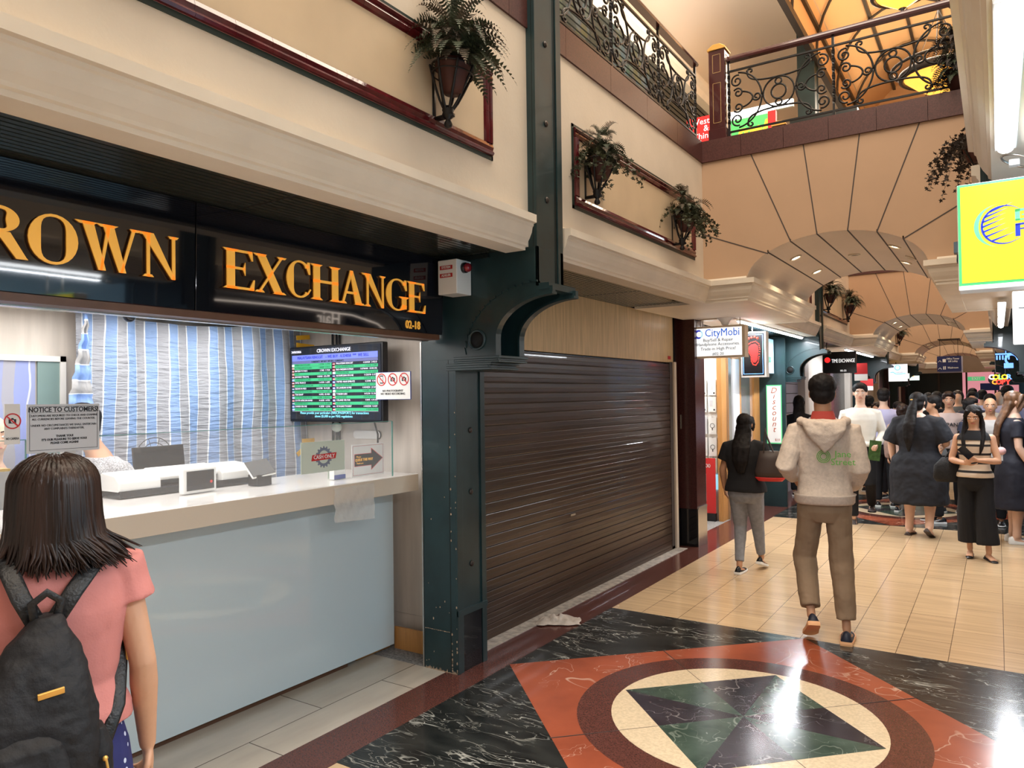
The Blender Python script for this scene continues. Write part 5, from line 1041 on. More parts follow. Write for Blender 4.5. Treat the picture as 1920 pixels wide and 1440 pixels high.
t = thing('shop_sign', 'pale blue sign with faint green lettering beside the second green column', 'sign', (-2.6, 10.3, 2.15)); b = MB(); b.mat('sky_sign').box((-2.70, 9.75, 1.90), (-2.66, 10.85, 2.38)); b.build('board', t); text('lettering', 'Salt N-Bless', .16, (-2.655, 10.3, 2.10), SX, SY, 'sign_mint', t, bold=.004)
t = thing('banner', 'white vertical DISCOUNT banner with green edges on the dark green wall', 'banner', (-2.68, 10.85, 1.3)); y = 10.86; b = MB(); b.mat('sign_mint').box((-2.775, y, .90), (-2.565, y + .01, 1.735)); b.mat('paper').box((-2.762, y - .002, .915), (-2.578, y, 1.72)); b.build('sheet', t)
mat('rust', (.42, .10, .05), .6)
for i, ch in enumerate('Discount'): text('lettering', ch, .115, (-2.675, y - .004, 1.655 - .079 * i), rt, SY, 'rust', t, shear=.3)
text('lettering', '$10', .045, (-2.63, y - .004, .955), rt, SY, 'rust', t)
mat('shutter_lilac', (.46, .45, .58), .5)
def slat_shutter(name, label, x, y0, y1, z1, m_, cat='shutter', pitch=.16):
    t = thing(name, label, cat, (x, (y0 + y1) / 2, 0)); b = MB(); b.mat(m_); n = int(z1 / pitch)
    for i in range(n): b.box((x - .02, y0, i * z1 / n), (x, y1, (i + 1) * z1 / n - .012)); 
    b.mat('groove').box((x - .03, y0, 0), (x - .012, y1, z1)); b.build('slats', t); return t
slat_shutter('roller_shutter', 'pale lilac slatted shutter behind the second green column', -2.92, 11.5, 13.6, 2.1, 'shutter_lilac')
t = thing('shop_sign', 'black exchange shop sign with a red round mark and white letters', 'sign', (-2.14, 13.0, 2.1)); y = 13.0; b = MB(); b.mat('black_plastic').box((-2.40, y, 1.93), (-1.90, y + .08, 2.28)); b.mat('white_plastic').box((-2.41, y + .01, 1.90), (-2.39, y + .09, 2.30)); b.build('box', t); b = MB(); b.mat('foot_red').lathe([(.045, 0), (.045, .002), (.001, .002)], n=16, M=Matrix.Translation((-2.33, y - .001, 2.15)) @ Matrix.Rotation(PI / 2, 4, 'X')); b.build('red_mark', t); text('lettering', 'TIME EXCHANGE', .085, (-2.09, y - .004, 2.13), rt, SY, 'white_lit', t, width=.58, spacing=.9); b = MB(); b.mat('iron').box((-2.35, y + .03, 2.28), (-2.34, y + .04, 2.45)); b.build('hanger', t); text('lettering', '02-22', .04, (-2.09, y - .004, 1.97), rt, SY, 'white_lit', t)
t = thing('shop_sign', 'square white sign with a blue ring and blue wave', 'sign', (-1.95, 19.5, 2.1)); y = 19.5; b = MB(); b.mat('white_lit').box((-2.15, y, 1.86), (-1.76, y + .1, 2.26)); b.build('box', t)
b = MB(); b.mat('neon_blue').tube([(-1.96 + .055 * math.cos(a), y - .005, 2.18 + .055 * math.sin(a)) for a in [2 * PI * i / 20 for i in range(20)]], .014, 5, closed=True); b.tube([(-2.10, y - .005, 2.07), (-2.05, y - .005, 2.075), (-2.0, y - .005, 2.03), (-1.9, y - .005, 2.03), (-1.8, y - .005, 2.04)], .014, 5); b.build('logo', t); b = MB(); b.mat('iron').box((-2.30, y + .04, 2.20), (-2.14, y + .06, 2.22)); b.box((-2.30, y + .04, 2.2), (-2.29, y + .06, 2.45)); b.build('bracket', t); text('lettering', 'O-MONEY', .04, (-1.92, y - .004, 2.065), rt, SY, 'ink', t)
mat('navy', (.012, .020, .10), .4)
t = thing('direction_sign', 'dark blue hanging sign pointing to the office tower lift lobby and washroom', 'sign', (-1.0, 21.3, 2.3)); y = 21.2; xa, xb = -1.25, -.735; b = MB(); b.mat('navy').box((xa, y, 2.10), (xb, y + .04, 2.48)); b.mat('shutter_lilac').box((xa + .04, y + .04, 2.07), (xb + .03, y + .07, 2.46)); b.build('board', t)
text('lettering', 'Office Tower\nLift Lobby', .062, (xa + .34, y - .003, 2.38), rt, SY, 'paper', t, width=.8, bold=.001); text('lettering', 'Washroom', .062, (xa + .34, y - .003, 2.19), rt, SY, 'paper', t, width=.8, bold=.001)
b = MB(); b.mat('paper')
for z in (2.36, 2.18): b.tube([(xa + .03, y - .003, z - .02), (xa + .06, y - .003, z + .015), (xa + .09, y - .003, z - .02)], .006, 4)
b.box((xa + .12, y - .004, 2.33), (xa + .19, y - .002, 2.41)); b.box((xa + .13, y - .004, 2.15), (xa + .15, y - .002, 2.23)); b.box((xa + .165, y - .004, 2.15), (xa + .185, y - .002, 2.23)); b.build('symbols', t); b = MB(); b.mat('iron').box((xa + .06, y + .02, 2.48), (xa + .07, y + .03, 2.9)); b.box((xb - .07, y + .02, 2.48), (xb - .06, y + .03, 2.9)); b.box((xa + .02, y + .01, 2.89), (xb - .02, y + .5, 2.91)); b.build('hangers', t)
t = thing('neon_sign', 'multicoloured neon COLOR COPY sign on the right', 'sign', (.05, 15.0, 1.85)); y = 15.0; b = MB(); b.mat('black_plastic').prism([(.035 + .17 * math.cos(a), 1.80 + .105 * math.sin(a)) for a in [2 * PI * i / 28 for i in range(28)]], y, y + .03, FX); b.build('backing', t)
mat('neon_white', (1, 1, 1), .4, emis=(1, 1, 1), es=2.5); mat('neon_yellow', (1, .7, 0), .4, emis=(1, .6, .02), es=2.5); mat('neon_green', (.2, 1, .2), .4, emis=(.2, 1, .15), es=2.2); mat('neon_orange', (1, .25, .03), .4, emis=(1, .2, .02), es=2.5)
for i, (ch, m_) in enumerate(zip('COLOR', ('neon_white', 'neon_yellow', 'neon_green', 'neon_yellow', 'neon_blue'))): text('letter', ch, .115, (-.085 + .062 * i, y - .01, 1.84), rt, SY, m_, t, bold=.004)
for i, (ch, m_) in enumerate(zip('COPY', ('neon_orange', 'neon_red', 'neon_red', 'neon_red'))): text('letter', ch, .105, (-.045 + .064 * i, y - .01, 1.755), rt, SY, m_, t, bold=.004)
b = MB(); b.mat('steel').box((-.03, y + .01, 1.89), (-.025, y + .015, 2.44)); b.box((.11, y + .01, 1.89), (.115, y + .015, 2.44)); b.build('hangers', t)
t = thing('neon_sign', 'blue glowing sign with hanging blue letters under the far right cornice', 'sign', (.12, 12.5, 2.0)); b = MB(); b.mat('neon_blue').box((-.02, 12.5, 2.12), (.25, 12.53, 2.14)); b.box((.08, 12.49, 1.93), (.19, 12.53, 2.0)); b.tube([(.17 + .07 * math.cos(a), 12.49, 2.05 + .07 * math.sin(a)) for a in [i * .5 for i in range(9)]], .014, 5)
b.box((.10, 12.51, 2.13), (.11, 12.52, 2.45))
for i in range(5): b.box((-.01 + .035 * i, 12.5, 2.05), (.008 + .035 * i, 12.52, 2.11))
b.build('letters', t)
for (x, y, z, w, h, m_, d) in ((-2.1, 14.9, 1.95, .22, .20, 'label_red', 'small red and white notice on the pillar past the exchange sign'), (-2.45, 18.2, 1.75, .26, .16, 'label_red', 'red notice plate on the far left pillar'), (-.6, 29.5, 1.95, .5, .14, 'sign_green', 'green exit sign at the far end of the arcade'), (-.2, 27.0, 1.62, .5, .22, 'navy', 'dark hanging screen near the far end of the arcade')):
    t = thing('wall_sign', d, 'sign', (x, y, z)); b = MB(); b.mat(m_).box((x - w / 2, y, z), (x + w / 2, y + .03, z + h)); b.build('plate', t); b = MB(); b.mat('paper').box((x - w / 2, y + .001, z - h * .6 if m_ == 'label_red' else z), (x + w / 2, y + .028, z)); b.build('lower_plate', t)
    if m_ == 'sign_green': text('lettering', 'EXIT', .13, (x, y - .003, z + h / 2), rt, SY, 'paper', t)
for i, (x, y, z, d) in enumerate(((-2.3, 22.5, 2.08, 'nearest'), (-2.35, 25.0, 2.0, 'second'), (-2.4, 27.0, 2.1, 'third'), (-2.4, 29.0, 2.0, 'furthest'))):
    t = thing('light_box_sign', 'small lit yellowish shop sign far down the left side, %s of four' % d, 'sign', (x, y, z), 0, 'small lit signs far down the arcade'); b = MB(); b.mat(['lit_yellow', 'lit_pale', 'lit_yellow', 'lit_pale'][i]).box((x - .15, y, z), (x + .15, y + .05, z + .16)); b.build('face', t); b = MB(); b.mat('iron').box((x - .01, y + .02, z + .16), (x + .01, y + .03, 2.46)); b.build('hanger', t)
m = MB()
for k in range(8):
    y0_, y1_ = 13.7 + k * 2.35, 13.7 + (k + 1) * 2.35
    m.mat(['panel_cream', 'black_plastic', 'shutter_lilac', 'panel_cream', 'green_dark', 'wood_orange', 'panel_cream', 'black_plastic'][k]).box((-2.98, y0_ + .15, 0), (-2.92, y1_ - .15, 2.44)); m.mat('post_red' if k % 2 else 'panel_cream').box((-3.0, y0_ - .15, 0), (-2.80, y0_ + .15, 2.44))
struct(m.build('wall_left'))
m = MB()
for k in range(15):
    y0_, y1_ = -1 + k * 2.35, -1 + (k + 1) * 2.35; m.mat(['panel_cream', 'sky_sign', 'panel_cream', 'wall_lit', 'green_dark'][k % 5]).box((.80, y0_ + .15, 0), (.86, y1_ - .15, 2.44)); m.mat('green_paint' if k % 2 else 'post_red').box((.70, y0_ - .15, 0), (.86, y0_ + .15, 2.44))
struct(m.build('wall_right'))
mat('pink_lit', (.75, .35, .40), .5, emis=(.8, .32, .38), es=.55)
m = MB(); m.mat('pink_lit').box((-1.1, 32.5, 0), (1.2, 32.6, 2.3)); m.mat('green_dark').box((-3.2, 32.5, 0), (-1.1, 32.6, 2.3)); m.mat('plaster').box((-3.2, 32.4, 2.3), (1.2, 32.6, 4)); m.mat('groove')
for x in (-1.9, -1.0, -.1): m.box((x, 32.45, 0), (x + .06, 32.5, 2.3))
struct(m.build('wall_far'))

# ================================================================== PEOPLE
def remesh(o, vox, sm=4, disp=0, dsize=.1, fac=.5):
    r = o.modifiers.new('remesh', 'REMESH'); r.mode = 'VOXEL'; r.voxel_size = vox; r.use_smooth_shade = True
    s_ = o.modifiers.new('smooth', 'SMOOTH'); s_.factor = fac; s_.iterations = sm
    if disp:
        tx = bpy.data.textures.get('folds%g' % dsize) or bpy.data.textures.new('folds%g' % dsize, 'CLOUDS'); tx.noise_scale = dsize; tx.noise_depth = 2
        d = o.modifiers.new('folds', 'DISPLACE'); d.texture = tx; d.strength = disp; d.mid_level = .5; d.texture_coords = 'LOCAL'
    return o
def ering(z, rx, ry, cx=0, cy=0, n=28, p=2.3):
    out = []
    for k in range(n):
        a = 2 * PI * k / n; c, s_ = math.cos(a), math.sin(a); out.append(V((cx + rx * math.copysign(abs(c) ** (2 / p), c), cy + ry * math.copysign(abs(s_) ** (2 / p), s_), z)))
    return out
def hand(mb, w, d, side, curl=.35, pn=None, s=1.0, spread=.0):
    """w wrist, d direction of the hand, side +1 thumb side reference vector, pn palm normal"""
    w, d = V(w), V(d).normalized(); pn = V(pn).normalized(); pn = (pn - d * pn.dot(d)).normalized(); t = d.cross(pn) * side
    P = [w, w + d * .025 * s, w + d * .055 * s, w + d * .088 * s]
    mb.tube(P, [(.016 * s, .024 * s), (.016 * s, .032 * s), (.016 * s, .040 * s), (.012 * s, .040 * s)], 12, ref=pn)
    for i, (o, l) in enumerate(((.030, .070), (.010, .080), (-.011, .074), (-.031, .058))):
        b = w + d * (.080 - abs(i - 1.3) * .004) * s + t * o * s; dd = (d + t * o * (3 + spread)).normalized(); q = [b]; a = 0
        for k, f in enumerate((.45, .30, .25)):
            a += curl * (1.0 + .15 * i); dk = (dd * math.cos(a) + pn * math.sin(a)); q.append(q[-1] + dk * l * f * s)
        mb.tube(q, [.0088 * s, .0086 * s, .0078 * s, .0068 * s], 8)
    b = w + d * .022 * s + t * .024 * s; q = [b, b + (d * .6 + t * .75 + pn * .25) * .034 * s, b + (d * 1.15 + t * .85 + pn * .5) * .050 * s, b + (d * 1.65 + t * .85 + pn * .7) * .060 * s]
    mb.tube(q, [.0135 * s, .0115 * s, .0098 * s, .008 * s], 8)
def person(name_label, loc, rz, H=1.70, sex='m', build=1.0, skin='skin', hair='hair_black', hairstyle='short', top='paper', bottom='ink', arms=None, legs=None, shoes='black_plastic', sole='white_plastic',
           sleeve=1.0, hem=None, skirt=None, pant=(.075, .055), vox=.009, head_turn=0, head_tilt=0, lean=0, top_hem=.93, folds=.010, face=True, topx=0, neckline=1.455, handcurl=(.4, .4), palm=(None, None), group=None, extras=None, belt=None, foot_yaw=(0, 0), foot_pitch=(0, 0), hip=1.0, head_drop=0, sleeve_r=1.0, handdir=(None, None), low=False):
    root = thing('person', name_label, 'person', loc, rz, group); s = H / 1.75
    fem = sex == 'f'; sw = (.178 if fem else .205) * build ** .5; K = build
    arms = arms or {}; legs = legs or {}
    tilt = lambda p: V((p[0], p[1] + lean * max(0, p[2] - .95), p[2]))
    A = {}
    for sd, nm in ((-1, 'l'), (1, 'r')):
        A[nm] = arms.get(nm) or [(sd * (sw + .045), -.02, 1.13), (sd * (sw + .055), .05, .87)]
    Lg = {}
    for sd, nm in ((-1, 'l'), (1, 'r')): Lg[nm] = legs.get(nm) or [(sd * .10, .01, .50), (sd * .10, -.01, .09)]
    sh = {'l': (-sw * .93, 0, 1.378), 'r': (sw * .93, 0, 1.378)}; hp = {'l': (-.088 * K ** .5, 0, .90), 'r': (.088 * K ** .5, 0, .90)}
    S = lambda p: V(tilt(p)) * s
    SL = lambda p: V(p) * s
    tors = [(.84, .10, .09), (.88, .168 * hip, .118), (.95, .172 * hip, .122), (1.03, (.140 if fem else .155), .098), (1.10, (.130 if fem else .153), .094), (1.20, (.148 if fem else .168), .108), (1.30, (.160 if fem else .182), .118), (1.37, (.150 if fem else .172), .104), (1.415, .118, .084), (1.45, .080, .068), (1.49, .056, .058)]
    # skin body
    b = MB(); b.mat(skin)
    b.loft([[S(q) for q in ering(z, rx * K, ry * K)] for z, rx, ry in tors])
    b.tube([S((0, -.008, 1.44)), S((0, .005, 1.50 - head_drop * .5)), S((0, .018, 1.56 - head_drop))], [.060 * s, .054 * s, .056 * s], 16)
    hc = S((0, .025, 1.640 - head_drop)); Mh = Matrix.Translation(hc) @ Matrix.Rotation(head_turn, 4, 'Z') @ Matrix.Rotation(head_tilt, 4, 'X'); h = lambda x, y, z: Mh @ (V((x, y, z)) * s)
    def hball(c, r, n=20):
        rings = []
        for k in range(n // 2 + 1):
            a = -PI / 2 + PI * (k + .05) / (n / 2 + .1); rings.append([h(c[0] + r[0] * math.cos(a) * math.cos(2 * PI * j / n), c[1] + r[1] * math.cos(a) * math.sin(2 * PI * j / n), c[2] + r[2] * math.sin(a)) for j in range(n)])
        return rings
    b.loft(hball((0, -.008, .022), (.074, .092, .088))); b.loft(hball((0, .022, -.035), (.062, .068, .078))); b.loft(hball((0, .048, -.088), (.030, .028, .026)))
    b.loft(hball((0, .088, -.020), (.012, .014, .026), 12)); b.loft(hball((0, .097, -.036), (.015, .013, .010), 12)); b.loft(hball((-.027, .078, -.068), (.01, .008, .006), 8))
    for sd in (-1, 1): b.loft(hball((sd * .076, -.008, -.012), (.010, .018, .030), 12)); b.loft(hball((sd * .032, .072, -.022), (.020, .016, .016), 10)); b.loft(hball((sd * .028, .078, .018), (.024, .010, .008), 10))
    for i, nm in enumerate(('l', 'r')):
        sd = -1 if nm == 'l' else 1; a = [S(sh[nm]), S(A[nm][0]), S(A[nm][1])]; e = .042 if fem else .048; k_ = K ** .6 * s
        b.tube([a[0], a[0].lerp(a[1], .35), a[0].lerp(a[1], .85), a[1], a[1].lerp(a[2], .25), a[1].lerp(a[2], .75), a[2]], [.052 * k_, e * k_, .038 * k_, .037 * k_, .039 * k_, .029 * k_, .024 * k_], 12)
        dd = handdir[i] or (a[2] - a[1]); hand(b, a[2], dd, (1 if nm == 'l' else -1) * (1 if palm[i] is None else 1) * (1), handcurl[i], palm[i] or (-sd, .2, 0), s * (.92 if fem else 1.0))
        l = [SL(hp[nm]), SL(Lg[nm][0]), SL(Lg[nm][1])]; ft = Lg[nm][1]
        b.tube([l[0], l[0].lerp(l[1], .5), l[1], l[1].lerp(l[2], .3), l[1].lerp(l[2], .75), l[2]], [q * k_ * (.84 if (bottom and skirt != 'skirt') else 1.05 if fem else 1) for q in (.085, .070, .052, .055, .037, .038)], 14)
        Mf = Matrix.Translation(SL(ft)) @ Matrix.Rotation(foot_yaw[i], 4, 'Z') @ Matrix.Rotation(foot_pitch[i], 4, 'X'); f_ = lambda x, y, z: Mf @ (V((x, y, z)) * s)
        b.tube([f_(0, -.03, -.045), f_(0, .05, -.055), f_(0, .12, -.070)], [(.030 * s, .030 * s), (.022 * s, .036 * s), (.014 * s, .038 * s)], 10, ref=Mf.to_3x3() @ V((0, 0, 1)))
        if shoes:
            q = MB(); q.mat(shoes); sc = .93 if fem else 1.0; Fz = -.088
            if shoes != 'flat':
                prof = [(-.082, .022, .030), (-.078, .034, .072), (-.045, .038, .088), (.0, .038, .078), (.05, .042, .058), (.10, .046, .046), (.15, .042, .038), (.178, .028, .030), (.188, .010, .024)]
                if sole == 'thin': prof = [(-.082, .020, .030), (-.078, .032, .052), (-.045, .036, .045), (.0, .034, .030), (.05, .038, .026), (.10, .042, .030), (.145, .036, .030), (.165, .022, .026), (.175, .010, .02)]
                rings = []
                for yy, w_, hh in prof:
                    z0 = Fz + (.012 if sole != 'thin' else .004); rings.append([f_(w_ * sc * math.cos(a_) * (1 if math.sin(a_) < .2 else .82), yy, z0 + max(0, (math.sin(a_) + .25)) / 1.25 * (hh - .012)) for a_ in [2 * PI * k / 18 for k in range(18)]])
                q.loft(rings); so = q.build('shoe', root, smooth=True, local=True)
                m2 = MB(); m2.mat(sole if sole != 'thin' else shoes); zt = .022 if sole != 'thin' else .008
                pts = [(w_ * sc * 1.06, yy) for yy, w_, hh in prof]; poly = [(-x, y_) for x, y_ in pts] + [(x, y_) for x, y_ in pts[::-1]]
                lo = [f_(x, y_, Fz + (.006 if y_ > .13 else 0)) for x, y_ in poly]; mid = [f_(x * 1.04, y_ * 1.02, Fz + zt * .6) for x, y_ in poly]; hi = [f_(x * .97, y_, Fz + zt + (.006 if y_ < 0 else 0)) for x, y_ in poly]
                m2.loft([lo, mid, hi]); m2.build('sole', so, smooth=False, local=True)
    body = remesh(b.build('body', root, local=True), vox if vox < .008 else vox * .9, 3)
    if face:
        e = MB(); e.mat('paper'); [e.loft(hball((sd * .031, .0865, -.003), (.014, .006, .006), 10)) for sd in (-1, 1)]; e.mat('eye_dark'); [e.loft(hball((sd * .031, .0905, -.003), (.006, .004, .006), 8)) for sd in (-1, 1)]; e.build('eyes', root, smooth=True, local=True)
        e = MB(); e.mat('eye_dark'); [e.tube([h(sd * .014, .092, .021), h(sd * .032, .090, .026), h(sd * .05, .078, .020)], .0035 * s, 6) for sd in (-1, 1)]; e.build('eyebrows', root, smooth=True, local=True)
        e = MB(); e.mat('lips'); e.loft(hball((0, .0845, -.064), (.024, .008, .0065), 12)); e.build('lips', root, smooth=True, local=True)
    # top garment
    g = MB(); g.mat(top); t_ = .012 + topx
    zt = [q for q in tors if q[0] >= 1.0 and q[0] < neckline + .02]
    lo = [] if skirt == 'dress' else [(top_hem, .176 * hip, .128), (top_hem + .04, .172 * hip, .124)] if top_hem < 1.0 else [(top_hem, .150, .105)]
    rows = [(z, rx * K + t_, ry * K + t_) for z, rx, ry in lo] + [(z, (rx + topx * .6) * K + t_, ry * K + t_) for z, rx, ry in zt if z > top_hem + .05]
    if skirt == 'dress': rows = [(hem, .23 * K, .19 * K), (hem + .03, .232 * K, .192 * K), (.80, .215 * K * hip, .165 * K), (.95, .192 * hip * K, .145 * K)] + rows
    g.loft([[S(q) for q in ering(z, rx, ry)] for z, rx, ry in rows])
    if sleeve:
        for nm in ('l', 'r'):
            a = [S(sh[nm]), S(A[nm][0]), S(A[nm][1])]; k_ = K ** .6 * s; r0, r1, r2 = (.058 + topx * .7) * k_ * sleeve_r, (.052 + topx * .6) * k_ * sleeve_r, (.038 + topx * .6) * k_ * sleeve_r; inn = S((sh[nm][0] * .42, 0, 1.408))
            if sleeve <= .5: e = a[0].lerp(a[1], sleeve * 2); g.tube([inn, a[0], e], [r0 * .8, r0, r0 * 1.06], 14, rnd_end=False)
            else: e = a[1].lerp(a[2], (sleeve - .5) * 2); g.tube([inn, a[0], a[0].lerp(a[1], .6), a[1], a[1].lerp(e, .6), e], [r0 * .8, r0, r1 * 1.06, r1 * 1.02, r1 * .95, r2], 14, rnd_end=False)
    go = remesh(g.build('shirt' if skirt != 'dress' else 'dress', root, local=True), vox, 3, folds, .11)
    # lower garment
    if bottom:
        g = MB(); g.mat(bottom)
        if skirt == 'skirt':
            g.loft([[SL(q) for q in ering(z, rx, ry)] for z, rx, ry in ((hem, .24 * K, .20 * K), (hem + .25, .215 * K, .17 * K), (.92, .182 * K * hip, .135 * K), (1.04, .148 * K, .104 * K))])
        else:
            g.loft([[SL(q) for q in ering(z, rx, ry)] for z, rx, ry in ((.775, .115 * K, .095 * K), (.85, .174 * K * hip, .126 * K), (.95, .180 * K * hip, .130 * K), (1.03, .152 * K, .108 * K), (1.06, .150 * K, .106 * K))])
            for nm in ('l', 'r'):
                l = [SL(hp[nm]), SL(Lg[nm][0]), SL(Lg[nm][1])]; e = l[1].lerp(l[2], hem if hem else .97); k_ = K ** .6 * s
                g.tube([l[0], l[0].lerp(l[1], .5), l[1], l[1].lerp(e, .5), e], [(.095 if not fem else .098) * k_ * hip, (.078 + pant[0] * .12) * k_, pant[0] * k_, (pant[0] + pant[1]) / 2 * k_, pant[1] * k_], 16, rnd_end=False)
        remesh(g.build('skirt' if skirt == 'skirt' else 'trousers', root, local=True), vox, 3, folds * .8, .09)
    # hair
    g = MB(); g.mat(hair)
    if hairstyle == 'short': g.loft(hball((0, -.020, .044), (.090, .100, .086))); g.loft(hball((0, -.045, -.010), (.081, .068, .072))); g.loft(hball((0, .045, .078), (.062, .045, .034)))
    elif hairstyle == 'balding': g.loft(hball((0, -.035, .015), (.082, .082, .070)))
    elif hairstyle in ('long', 'pony', 'bun', 'bob'):
        g.loft(hball((0, -.022, .036), (.088, .100, .090))); g.loft(hball((0, -.05, -.03), (.082, .066, .085)))
        for sd in (-1, 1): g.tube([h(sd * .060, .052, .070), h(sd * .083, .030, .0), h(sd * .080, .010, -.07)], [.022 * s, .020 * s, .014 * s], 10)
        if hairstyle == 'long':
            P = [h(0, -.055, -.02), h(0, -.085, -.12), S((0, -.135 * K ** .5, 1.38)), S((0, -.145 * K, 1.24)), S((0, -.13 * K, 1.12))]; g.tube(P, [(.055 * s, .085 * s), (.045 * s, .095 * s), (.035 * s, .105 * s), (.03 * s, .090 * s), (.015 * s, .045 * s)], 18, ref=(0, 1, 0))
        if hairstyle == 'pony':
            g.loft(hball((0, -.115, .01), (.035, .03, .03))); P = [h(0, -.115, .01), h(-.01, -.16, -.08), S((-.02, -.19 * K ** .5, 1.36)), S((-.03, -.17 * K, 1.20)), S((-.03, -.16 * K, 1.05))]; g.tube(P, [(.03 * s, .03 * s), (.045 * s, .055 * s), (.045 * s, .075 * s), (.035 * s, .060 * s), (.012 * s, .02 * s)], 16, ref=(0, 1, 0))
        if hairstyle == 'bun': g.loft(hball((0, -.105, .02), (.045, .042, .042)))
    if hairstyle == 'cap': g.mat('paper'); g.loft(hball((0, -.01, .042), (.086, .100, .080))); g.box((0, 0, 0), (0, 0, 0)) if 0 else None; g.loft(hball((0, .10, .035), (.065, .06, .012)))
    if hairstyle: remesh(g.build('hair' if hairstyle != 'cap' else 'cap', root, local=True), min(vox, .008), 3, .010, .03)
    root['_s'] = s
    if extras: extras(root, S, SL, h, s, A)
    del root['_s']
    return root
def face(dx, dy): return math.atan2(-dx, dy)      # rotation that makes local +Y point to (dx, dy)
def ptext(body, size, p, right, up, m, root, **k): return text('lettering', body, size, p, right, up, m, root, local=True, **k)
# -- near woman in the pink top
def bob_locks(root, S, SL, h, s, A):
    b = MB(); rr = random.Random(2); b.mat('hair_brown')
    for k in range(460):
        az = rr.uniform(-PI * 1.30, PI * .30) ; az = -PI / 2 + rr.gauss(0, 1.05); az = max(-PI / 2 - 2.3, min(-PI / 2 + 2.3, az)); c, s_ = math.cos(az), math.sin(az); bx, by = .101, .112; P = []; el0 = rr.uniform(.35, 1.35); off = rr.uniform(0, .006); drop = rr.uniform(-.112, -.085); sweep_ = rr.uniform(-.02, .03)
        for f in (0, .25, .5, .75): e = el0 * (1 - f); P.append((bx * math.cos(e) * c * (1 + off), -.018 + by * math.cos(e) * s_ * (1 + off), .034 + .092 * math.sin(e) + off))
        fl = rr.uniform(.0, .017)
        P.append((bx * c * 1.04, -.018 + by * s_ * 1.04, -.03)); P.append((bx * c * 1.08 + sweep_ * .3, -.018 + by * s_ * 1.08, -.09)); P.append(((bx + fl) * c * 1.08 + sweep_ + .012, -.020 + (by + fl) * s_ * 1.06, drop - .03)); P.append(((bx + fl * 1.7) * c * 1.10 + sweep_ * 1.8 + .02, -.020 + (by + fl * 1.4) * s_ * 1.08, drop - .05 - rr.uniform(0, .025)))
        P = [h(*p) for p in P]; w_ = rr.uniform(.005, .010) * s; b.tube(P, [w_ * .6, w_, w_ * 1.1, w_ * 1.1, w_ * 1.1, w_, w_ * .6, w_ * .15], 6)
    b.build('hair', root, smooth=True, local=True)
dots('skirt_dots', (.018, .022, .115), (.50, .56, .72), 38, .24); mat('pink_top', (.54, .20, .18), .85, vary=.04, vs=5, bump=.12, bs=180)
wl = (-1.86, .868, 0); wr = face(-.93, .28)
w = person('person with dark bob, pink top and dotted navy skirt at the currency counter', wl, wr, head_drop=.055, H=1.53, sex='f', skin='skin', hair='hair_brown', hairstyle='bob', top='pink_top', bottom='skirt_dots', skirt='skirt', hem=.42, sleeve=.17, sleeve_r=1.12, top_hem=.985, vox=.0055, folds=.012, head_turn=-.12, arms={'l': [(-.205, -.03, 1.12), (-.215, .05, .86)], 'r': [(.205, -.035, 1.12), (.232, .03, .86)]}, handcurl=(.4, .45), palm=(None, (-1, .1, 0)), build=.95, topx=.006, shoes='white_plastic', extras=bob_locks)
# backpack worn by her
mat('bag_black', (.006, .006, .008), .7, bump=.3, bs=60, vary=.2, vs=30); mat('strap_black', (.012, .012, .013), .45, bump=.3, bs=120)
s0 = 1.53 / 1.75
t = thing('backpack', 'black fabric backpack worn by the person in the pink top', 'backpack', wl, wr); sP = lambda x, y, z: V((x, y, z)) * s0
b = MB(); b.mat('bag_black'); rings = []
for z, rx, ry, cy in ((.80, .12, .05, -.19), (.825, .185, .080, -.205), (.90, .205, .095, -.22), (1.0, .200, .097, -.225), (1.10, .170, .088, -.218), (1.20, .125, .070, -.20), (1.28, .075, .048, -.18), (1.325, .035, .030, -.165)): rings.append([V(((p.x - .03 * (z - .9)) * .84 - .105 + .22 * max(0, z - 1.0), p.y, p.z)) * s0 for p in ering(z, rx, ry, 0, cy, p=2.8)])
b.loft(rings); remesh(b.build('bag_body', t, local=True), .006, 3, .022, .07)
b = MB(); b.mat('bag_black'); b.loft([[V((p.x * .84 - .115, p.y, p.z)) * s0 for p in ering(z, rx, ry, 0, cy, p=2.6)] for z, rx, ry, cy in ((.84, .10, .02, -.30), (.86, .125, .035, -.303), (.98, .125, .038, -.308), (1.06, .10, .03, -.300), (1.09, .06, .012, -.285))]); remesh(b.build('front_pocket', t, local=True), .006, 3, .012, .05)
b = MB(); b.mat('bag_black'); b.loft([[V((p.x, p.y, p.z)) * s0 for p in ering(z, rx, ry, .055, -.222, p=2.6)] for z, rx, ry in ((.84, .022, .045), (.88, .036, .060), (.99, .034, .055), (1.05, .015, .04))]); remesh(b.build('side_pocket', t, local=True), .006, 3, .008, .05)
for sd, pth in ((-1, [(-.065, -.165, 1.305), (-.095, -.140, 1.37), (-.115, -.100, 1.43), (-.120, -.02, 1.462), (-.125, .08, 1.40), (-.13, .125, 1.25)]), (1, [(-.030, -.165, 1.305), (.020, -.140, 1.37), (.075, -.102, 1.43), (.105, -.02, 1.462), (.118, .08, 1.40), (.125, .125, 1.25)])):
    b = MB(); b.mat('strap_black'); b.tube([sP(*p) for p in pth], [(.003, .020)] * 6, 10, ref=(0, -.85, .5), rnd_end=False); b.build('shoulder_strap', t, smooth=True, local=True)
    b = MB(); b.mat('strap_black'); b.tube([sP(sd * .145, .08, 1.27), sP(sd * .160, .0, 1.18), sP(sd * .150 - .02, -.10, 1.04), sP(sd * .120 - .055, -.175, .93)], [(.0028, .015)] * 4, 8, ref=(0, -1, .15), rnd_end=False); b.build('lower_strap', t, smooth=True, local=True)
